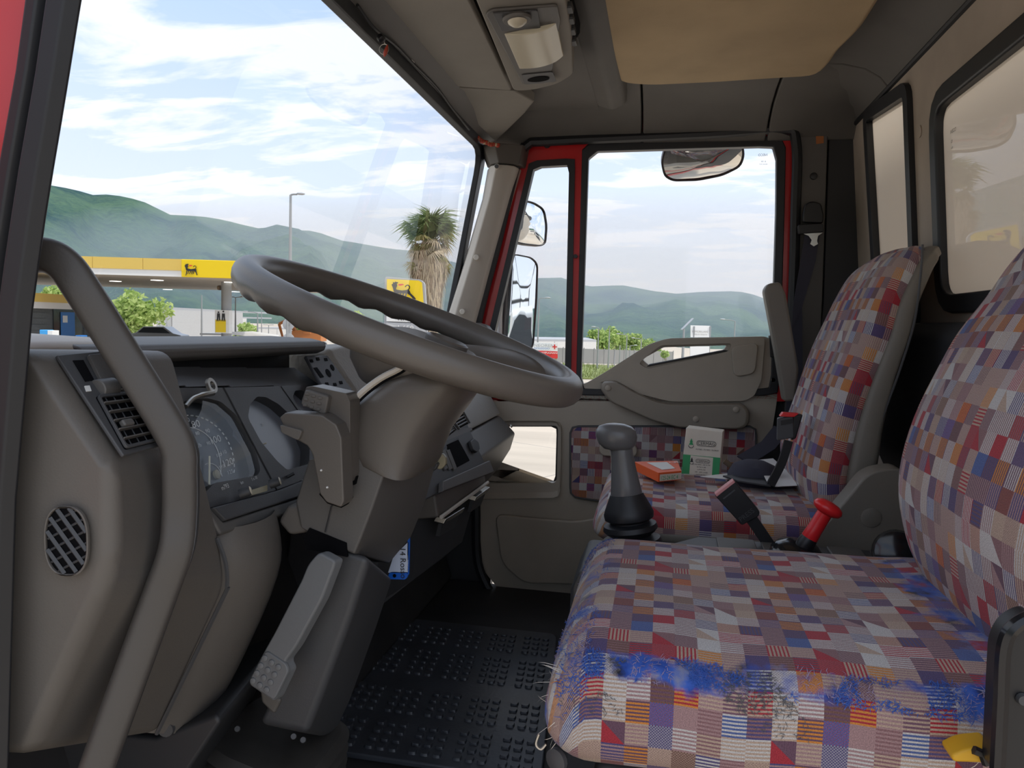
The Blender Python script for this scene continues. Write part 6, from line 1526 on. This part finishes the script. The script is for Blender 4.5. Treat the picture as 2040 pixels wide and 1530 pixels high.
vg = thing('grass_verge', gpt(1200, 740, 45), 'dry grass verge before the white warehouse', 'grass', kind='stuff')
q = [gpt(1100, 745, 40), gpt(1500, 745, 40), gpt(1500, 745, 75), gpt(1080, 745, 75)]
MB().prism([p+EZ*.02 for p in q], EZ*.06).build('turf', 'grass', vg)
mb = MB(); rnd = random.Random(5)
for _ in range(5000):
    p = q[0].lerp(q[1], rnd.random()).lerp(q[3].lerp(q[2], rnd.random()), rnd.random()**1.5); h_ = rnd.uniform(.1, .45); w = V((rnd.gauss(0, 1), rnd.gauss(0, 1), 0)).normalized()*.03
    mb.poly([p-w, p+w, p+EZ*h_+V((rnd.gauss(0, .1), rnd.gauss(0, .1), 0))])
mb.build('blades', 'grass', vg, smooth=0)['kind'] = 'stuff'
fe = thing('fence', gpt(1230, 730, 80), 'grey mesh fence along the wooded bank', 'fence')
fa, fb = gpt(1100, 730, 78), gpt(1340, 730, 82)
for k in range(13):
    p = fa.lerp(fb, k/12); MB().tube([p, p+EZ*1.7], .05, 6).build('post', 'fence', fe)
    if k < 12: MB().prism([p+EZ*.1, fa.lerp(fb, (k+1)/12)+EZ*.1, fa.lerp(fb, (k+1)/12)+EZ*1.6, p+EZ*1.6], HF*.02).build('panel', 'fence', fe)
# lamp posts
lamp_post('tall grey street lamp standing alone before the mountains', 577, 392, 36, arm=.30, r=.07, head=.45)
lamp_post('thin white mast left of the canopy column', 402, 588, 70, 0, .06)
lamp_post('floodlight mast with twin heads right of the canopy column', 469, 593, 60, .35, .05, .3, True)
lamp_post('thin lamp with a short arm to the left, before the low warehouse', 513, 624, 70, -.9, .06, .5)
lamp_post('thin bare mast beside the short-armed lamp', 521, 606, 75, 0, .04)
lamp_post('small twin lamp over the low white warehouse', 535, 648, 90, .4, .05, .3, True)
lamp_post('lamp post behind the tall door mirror', 1071, 595, 60, .5, .05, .5)
for k, (x, y, ar_) in enumerate(((1190, 653, -.25), (1212, 652, 0), (1247, 668, -.6), (1276, 676, -.6), (1234, 688, 0), (1254, 689, .4), (1224, 698, 0))):
    lamp_post(['white lamp post nearest the divider of the door window', 'tall bare post on the wooded bank', 'post with a short arm at the middle of the bank', 'post with a short arm at the right of the bank', 'short bare post on the wooded bank', 'short post with a cross head', 'shortest bare post beside the white warehouse'][k], x, y, 60+k*3, ar_, .05, .4, ybase=720)
lamp_post('curved street lamp right of the white notice board', 1462, 640, 60, -.8, .05, .5)
sl_ = lamp_post('solar street lamp with a slanted panel left of the notice board', 1361, 655, 40, 0, .06)
c = D(1371, 647, 40); MB().prism([c+HR*.28+EZ*.32, c-HR*.28-EZ*.28, c-HR*.28-EZ*.28+HF*.5, c+HR*.28+EZ*.32+HF*.5], EZ*.03).build('solar_panel', 'sign_grey', sl_)
# round road signs seen from behind
for k, (y_, lb) in enumerate(((646, 'upper grey back of a round road sign on the post'), (676, 'lower grey back of a round road sign on the post'))):
    c = D(575, y_, 30); t = thing('road_sign', c, lb, 'road sign', 'round road sign backs')
    MB().lathe([(.23, 0), (.23, .03), (.21, .035)], c, -HF, 24).build('disc', 'sign_grey', t); MB().box(c-HF*.06, (.10, .04, .12)).build('clamp', 'pole_grey', t)
p = gpt(572, 690, 29.8); t = thing('sign_post', p, 'thin grey post carrying two round road signs', 'post'); MB().tube([p, V((p.x, p.y, D(572, 632, 29.8).z))], .05, 8).build('pole', 'pole_grey', t); MB().lathe([(.055, 0), (.04, .03)], V((p.x, p.y, D(572, 632, 29.8).z)), EZ, 8).build('cap', 'pole_grey', t)
# orange excavator
ex_ = thing('excavator', gpt(612, 695, 60), 'orange excavator parked before the low white warehouse', 'excavator'); e0 = gpt(612, 695, 60)
for s_ in (-1, 1): MB().prism(rrect(e0+HR*-1.3+HF*(s_*.7), HR, EZ, 2.6, .6, .29), HF*.4).build('track', 'charcoal_dark', ex_)
MB().prism([e0+HR*-1.1+EZ*.65-HF*.9, e0+HR*1.3+EZ*.65-HF*.9, e0+HR*1.3+EZ*1.4-HF*.9, e0+HR*.4+EZ*1.6-HF*.9, e0+HR*-1.1+EZ*1.4-HF*.9], HF*1.8).build('body', 'machine_orange', ex_, bevel=.05)
MB().prism([e0+HR*-.1+EZ*1.2-HF*.95, e0+HR*.5+EZ*1.2-HF*.95, e0+HR*.5+EZ*2.2-HF*.95, e0+HR*-.1+EZ*2.2-HF*.95], HF*.9).build('cab', 'machine_orange', ex_, bevel=.04)
MB().prism([e0+HR*.0+EZ*1.45-HF*.97, e0+HR*.4+EZ*1.45-HF*.97, e0+HR*.4+EZ*2.1-HF*.97, e0+HR*.0+EZ*2.1-HF*.97], -HF*.01).build('cab_window', 'dark_glass', ex_)
MB().tube([e0+HR*-.9+EZ*1.3, e0+HR*-1.5+EZ*2.3, e0+HR*-2.2+EZ*1.9], [.18, .16, .12], 6).build('boom', 'machine_orange', ex_); MB().tube([e0+HR*-2.2+EZ*1.9, e0+HR*-1.9+EZ*.8], [.12, .10], 6).build('dipper', 'machine_orange', ex_)
# parked car
cr3 = thing('parked_car', gpt(318, 690, 60), 'silver car parked beneath the leafy tree', 'car'); c0 = gpt(318, 690, 60)
side = [(-2, .35), (-2, .85), (-1.5, .95), (-.9, 1.45), (.7, 1.48), (1.4, .98), (2.0, .85), (2.05, .4)]
MB().prism([c0+HR*x+EZ*z-HF*.8 for x, z in side], HF*1.6).build('body', 'car_silver', cr3, bevel=.06)
MB().prism([c0+HR*x+EZ*z-HF*.82 for x, z in ((-1.3, .98), (-.85, 1.38), (.62, 1.40), (1.2, .98))], -HF*.01).build('side_window', 'dark_glass', cr3)
for x in (-1.25, 1.25): MB().lathe([(.32, 0), (.32, .2)], c0+HR*x+EZ*.32-HF*.85, HF, 16).build('wheel', 'rubber', cr3)

# ------------------------------------------------------------------ totem sign
to = thing('fuel_brand_sign', gpt(806, 690, 24), 'yellow roadside sign with a black six-legged dog before the palm', 'sign')
TP = lambda x, y, d_=24: D(x, y, d_)
fr = [TP(767, 551), TP(838, 557), TP(846, 564), TP(850, 625), TP(852, 690), TP(764, 690)]
MB().prism(roundpoly(fr, .06), HF*.25).build('frame', 'sign_grey', to, bevel=.01)
MB().prism([TP(771, 600, 23.95), TP(844, 604, 23.95), TP(841, 563, 23.95), TP(834, 559, 23.95), TP(771, 556, 23.95)], -HF*.03).build('yellow_panel', 'sign_yellow', to)
MB().prism([TP(771, 601, 23.95), TP(844, 605, 23.95), TP(846, 620, 23.95), TP(770, 616, 23.95)], -HF*.03).build('white_panel', 'sign_white', to)
o0 = TP(777, 600, 23.9); dex = (TP(843, 603, 23.9)-TP(772, 600, 23.9)).normalized(); dog(to, o0-HF*.04, dex, EZ, .0735)
for k, (y0, y1) in enumerate(((622, 640), (642, 660), (662, 680))):
    MB().prism([TP(770, y1, 23.95), TP(848, y1+3, 23.95), TP(847, y0+3, 23.95), TP(770, y0, 23.95)], -HF*.02).build('price_panel', 'sign_white' if k != 1 else 'sign_grey', to)
    text('price', '1.659' if k != 0 else '1.759', 'sign_white' if k == 1 else 'ink', to, TP(790, y1-2, 23.9), dex, EZ, .24)
# billboard
bb_ = thing('billboard', gpt(1080, 740, 55), 'red and white billboard with a red cross on brown posts', 'sign'); BQ = lambda x, y, d_=55: D(x, y, d_)
MB().prism([BQ(1050, 697), BQ(1111, 700), BQ(1111, 684), BQ(1050, 681)], HF*.15).build('white_board', 'sign_white', bb_)
MB().prism([BQ(1050, 714), BQ(1111, 714), BQ(1111, 700), BQ(1050, 697.5)], HF*.15).build('red_board', 'sign_red', bb_)
MB().prism([BQ(1070, 731), BQ(1107, 731), BQ(1107, 721), BQ(1070, 721)], HF*.15).build('low_board', 'sign_white', bb_)
bx1 = (BQ(1111, 700)-BQ(1050, 698.5)).normalized()
text('lettering', 'NEOREN', 'sign_grey', bb_, BQ(1063, 690.5, 54.9), bx1, EZ, .30, squash=1.25)
text('lettering', 'NOLEGGIO', 'sign_blue', bb_, BQ(1064, 695.2, 54.9), bx1, EZ, .18, squash=1.2)
text('lettering', 'AREA LAMPUGNANI', 'sign_white', bb_, BQ(1060, 704, 54.9), bx1, EZ, .20, squash=1.0)
text('lettering', 'MOBILE', 'sign_white', bb_, BQ(1064, 711, 54.9), bx1, EZ, .28, squash=.9)
c = BQ(1105, 691, 54.85); MB().prism([c-bx1*.17-EZ*.04, c+bx1*.17-EZ*.04, c+bx1*.17+EZ*.04, c-bx1*.17+EZ*.04], -HF*.02).build('cross_bar', 'sign_red', bb_); MB().prism([c-bx1*.04-EZ*.17, c+bx1*.04-EZ*.17, c+bx1*.04+EZ*.17, c-bx1*.04+EZ*.17], -HF*.025).build('cross_upright', 'sign_red', bb_)
for px in (1090, 1106, 1060):
    p = gpt(px, 740, 55.2); MB().tube([p, V((p.x, p.y, D(px, 700, 55.2).z))], .09, 8).build('post', 'palm_dry', bb_)
ws_ = thing('warning_sign', gpt(1067, 735, 40), 'white warning triangle on a thin post before the billboard', 'road sign')
c = D(1066.5, 704, 40); p = gpt(1068, 735, 40.05); MB().tube([p, V((p.x, p.y, c.z+.1))], .03, 6).build('post', 'pole_grey', ws_)
MB().prism([c+EZ*.17, c-HR*.17-EZ*.12, c+HR*.17-EZ*.12], -HF*.015).build('plate', 'sign_red', ws_); MB().prism([c+EZ*.11-HF*.018, c-HR*.11-EZ*.09-HF*.018, c+HR*.11-EZ*.09-HF*.018], -HF*.004).build('field', 'sign_white', ws_)
# notice board
nb_ = thing('notice_board', gpt(1396, 735, 40), 'plain white notice board with faint lettering above the door trim', 'sign')
MB().prism([D(1376, 672, 40), D(1415, 672, 40), D(1415, 649, 40), D(1376, 648, 40)], HF*.08).build('upper_board', 'sign_white', nb_); MB().prism([D(1375, 712, 40), D(1413, 712, 40), D(1413, 690, 40), D(1375, 690, 40)], HF*.08).build('lower_board', 'sign_white', nb_)
text('lettering', 'IMMOBILIARE', 'ink_soft', nb_, D(1379, 662, 39.95), HR, EZ, .14); text('lettering', 'AREA IN VENDITA', 'ink_soft', nb_, D(1381, 667, 39.95), HR, EZ, .09)
for px in (1379, 1411):
    p = gpt(px, 735, 40.15); MB().tube([p, V((p.x, p.y, D(px, 650, 40.15).z))], .04, 6).build('post', 'pole_grey', nb_)

# ------------------------------------------------------------------ palm
pm = thing('fan_palm', gpt(852, 690, 31), 'fan palm with a shaggy tapering skirt of dead fronds', 'palm'); pb = gpt(852, 690, 31)
SC = 31/FPX
def hz2(y): return D(852, y, 31).z
trunk = [(690, .34), (640, .42), (600, .52), (570, .62), (545, .74), (525, .80), (505, .50), (480, .28)]
rings = []
for y_, r_ in trunk: rings.append(sellipse(V((pb.x, pb.y, hz2(y_))), HR*r_*.95, HF*r_*.95, 2, 24))
MB().loft(rings).build('trunk', 'bark', pm, smooth=50)
def frond(seed, blades=17, ln=.95, droop=.25):
    rnd = random.Random(seed); mb = MB()
    mb.tube([V((0, 0, 0)), V((.5, 0, .06)), V((.9, 0, 0))], [.022, .018, .012], 5)
    for k in range(blades):
        a = R(-78+156*k/(blades-1)); l = ln*(1-.25*abs(a)/1.4)*rnd.uniform(.9, 1.08); d = V((math.cos(a), math.sin(a), 0)); w = V((-d.y, d.x, 0))*.045
        o = V((.86, 0, 0)); z1 = V((0, 0, .10-.05*abs(a))); z2 = V((0, 0, -droop*rnd.uniform(.5, 1.5)))
        mb.poly([o, o+d*l*.55-w+z1, o+d*l*.58+z1*1.2, o+d*l*.55+w+z1]); mb.poly([o+d*l*.55-w+z1, o+d*l+z2, o+d*l*.55+w+z1])
    return mb
protos = {}
rnd = random.Random(42)
def put(kind, mat_, pos, az, el, s_, roll=0):
    key = (kind, mat_)
    rot = (Matrix.Rotation(az, 4, 'Z') @ Matrix.Rotation(-el, 4, 'Y') @ Matrix.Rotation(roll, 4, 'X')).to_euler()
    if key not in protos:
        o = frond(kind, ln=.9, droop=.2+.15*(kind % 3)).build('frond', mat_, pm, smooth=0, loc=(0, 0, 0)); protos[key] = o
        o.location = V(pos)-worldloc(pm); o.rotation_euler = rot; o.scale = (s_,)*3
    else: instance(protos[key], 'frond', pm, pos, rot, (s_,)*3)
ctr = V((pb.x, pb.y, hz2(487)))
for k in range(64):
    el = R(rnd.choice([80, 65, 55, 45, 35, 28, 18, 8])+rnd.uniform(-8, 8)); az = rnd.uniform(0, 2*math.pi)
    put(k % 3, 'palm_green' if el > R(30) or k % 3 == 0 else 'palm_olive', ctr+V((0, 0, rnd.uniform(-.2, .25))), az, el, rnd.uniform(.72, 1.0) if el > R(30) else rnd.uniform(.62, .8), rnd.uniform(-.4, .4))
for k in range(110):
    el = R(rnd.uniform(-75, 5)); az = rnd.uniform(0, 2*math.pi)
    put(k % 3, 'palm_dry' if k % 3 else 'palm_olive', V((pb.x, pb.y, hz2(rnd.uniform(478, 535)))), az, el, rnd.uniform(.48, .70), rnd.uniform(-.5, .5))
mb = MB()
for k in range(900):
    y_ = rnd.uniform(520, 668); az = rnd.uniform(0, 2*math.pi)
    for (y0, r0), (y1, r1) in zip(trunk, trunk[1:]):
        if y1 <= y_ <= y0: rr = r1+(r0-r1)*(y_-y1)/(y0-y1)
    d = HR*math.cos(az)+HF*math.sin(az); p = V((pb.x, pb.y, hz2(y_)))+d*rr*.95; l = rnd.uniform(.25, .6); w = EZ.cross(d)*.025
    mb.poly([p-w, p+w, p+d*rnd.uniform(.04, .14)-EZ*l+w*rnd.uniform(-2, 2)])
mb.build('dead_leaf_skirt', 'palm_dry', pm, smooth=0)['kind'] = 'stuff'

# ------------------------------------------------------------------ lorry parked behind, seen in the door mirror
lw = thing('white_lorry', (11.0, 5.6, GROUND), 'white lorry with a ladder rack, seen only in the door mirror', 'lorry'); o = V((11, 5.6, GROUND))
MB().prism([o+V((x, -1.1, z)) for x, z in ((0, .5), (-.05, 1.3), (.25, 2.35), (.7, 2.5), (1.9, 2.5), (1.9, .5))], (0, 2.2, 0)).build('cab', 'truck_white', lw, bevel=.06)
MB().prism([o+V((-.06, -.95, 1.35)), o+V((-.06, .95, 1.35)), o+V((.21, .9, 2.25)), o+V((.21, -.9, 2.25))], (-.02, 0, .01)).build('windscreen', 'dark_glass', lw)
MB().box(o+V((-.06, 0, .8)), (.06, 1.5, .35)).build('grille', 'charcoal_dark', lw, bevel=.02); MB().box(o+V((-.1, 0, .45)), (.2, 2.25, .3)).build('bumper', 'graphite', lw, bevel=.04)
for s_ in (-.85, .85): MB().box(o+V((-.06, s_, .78)), (.06, .32, .2)).build('headlamp', 'chrome', lw, bevel=.02)
MB().box(o+V((4.2, 0, 1.3)), (4.4, 2.3, .7)).build('drop_side_bed', 'fence', lw, bevel=.02)
for y_ in (-1.05, 0, 1.05): MB().tube([o+V((2.05, y_, 1.0)), o+V((2.05, y_, 4.1))], .04, 6).build('rack_post', 'charcoal_dark', lw)
for z_ in (2.7, 3.1, 4.1): MB().tube([o+V((2.05, -1.05, z_)), o+V((2.05, 1.05, z_))], .04, 6).build('rack_bar', 'charcoal_dark', lw)
for x in (.9, 5.0):
    for y_ in (-1.0, .8): MB().lathe([(.42, 0), (.42, .22)], o+V((x, y_, .42)), (0, 1, 0), 18).build('wheel', 'rubber', lw)
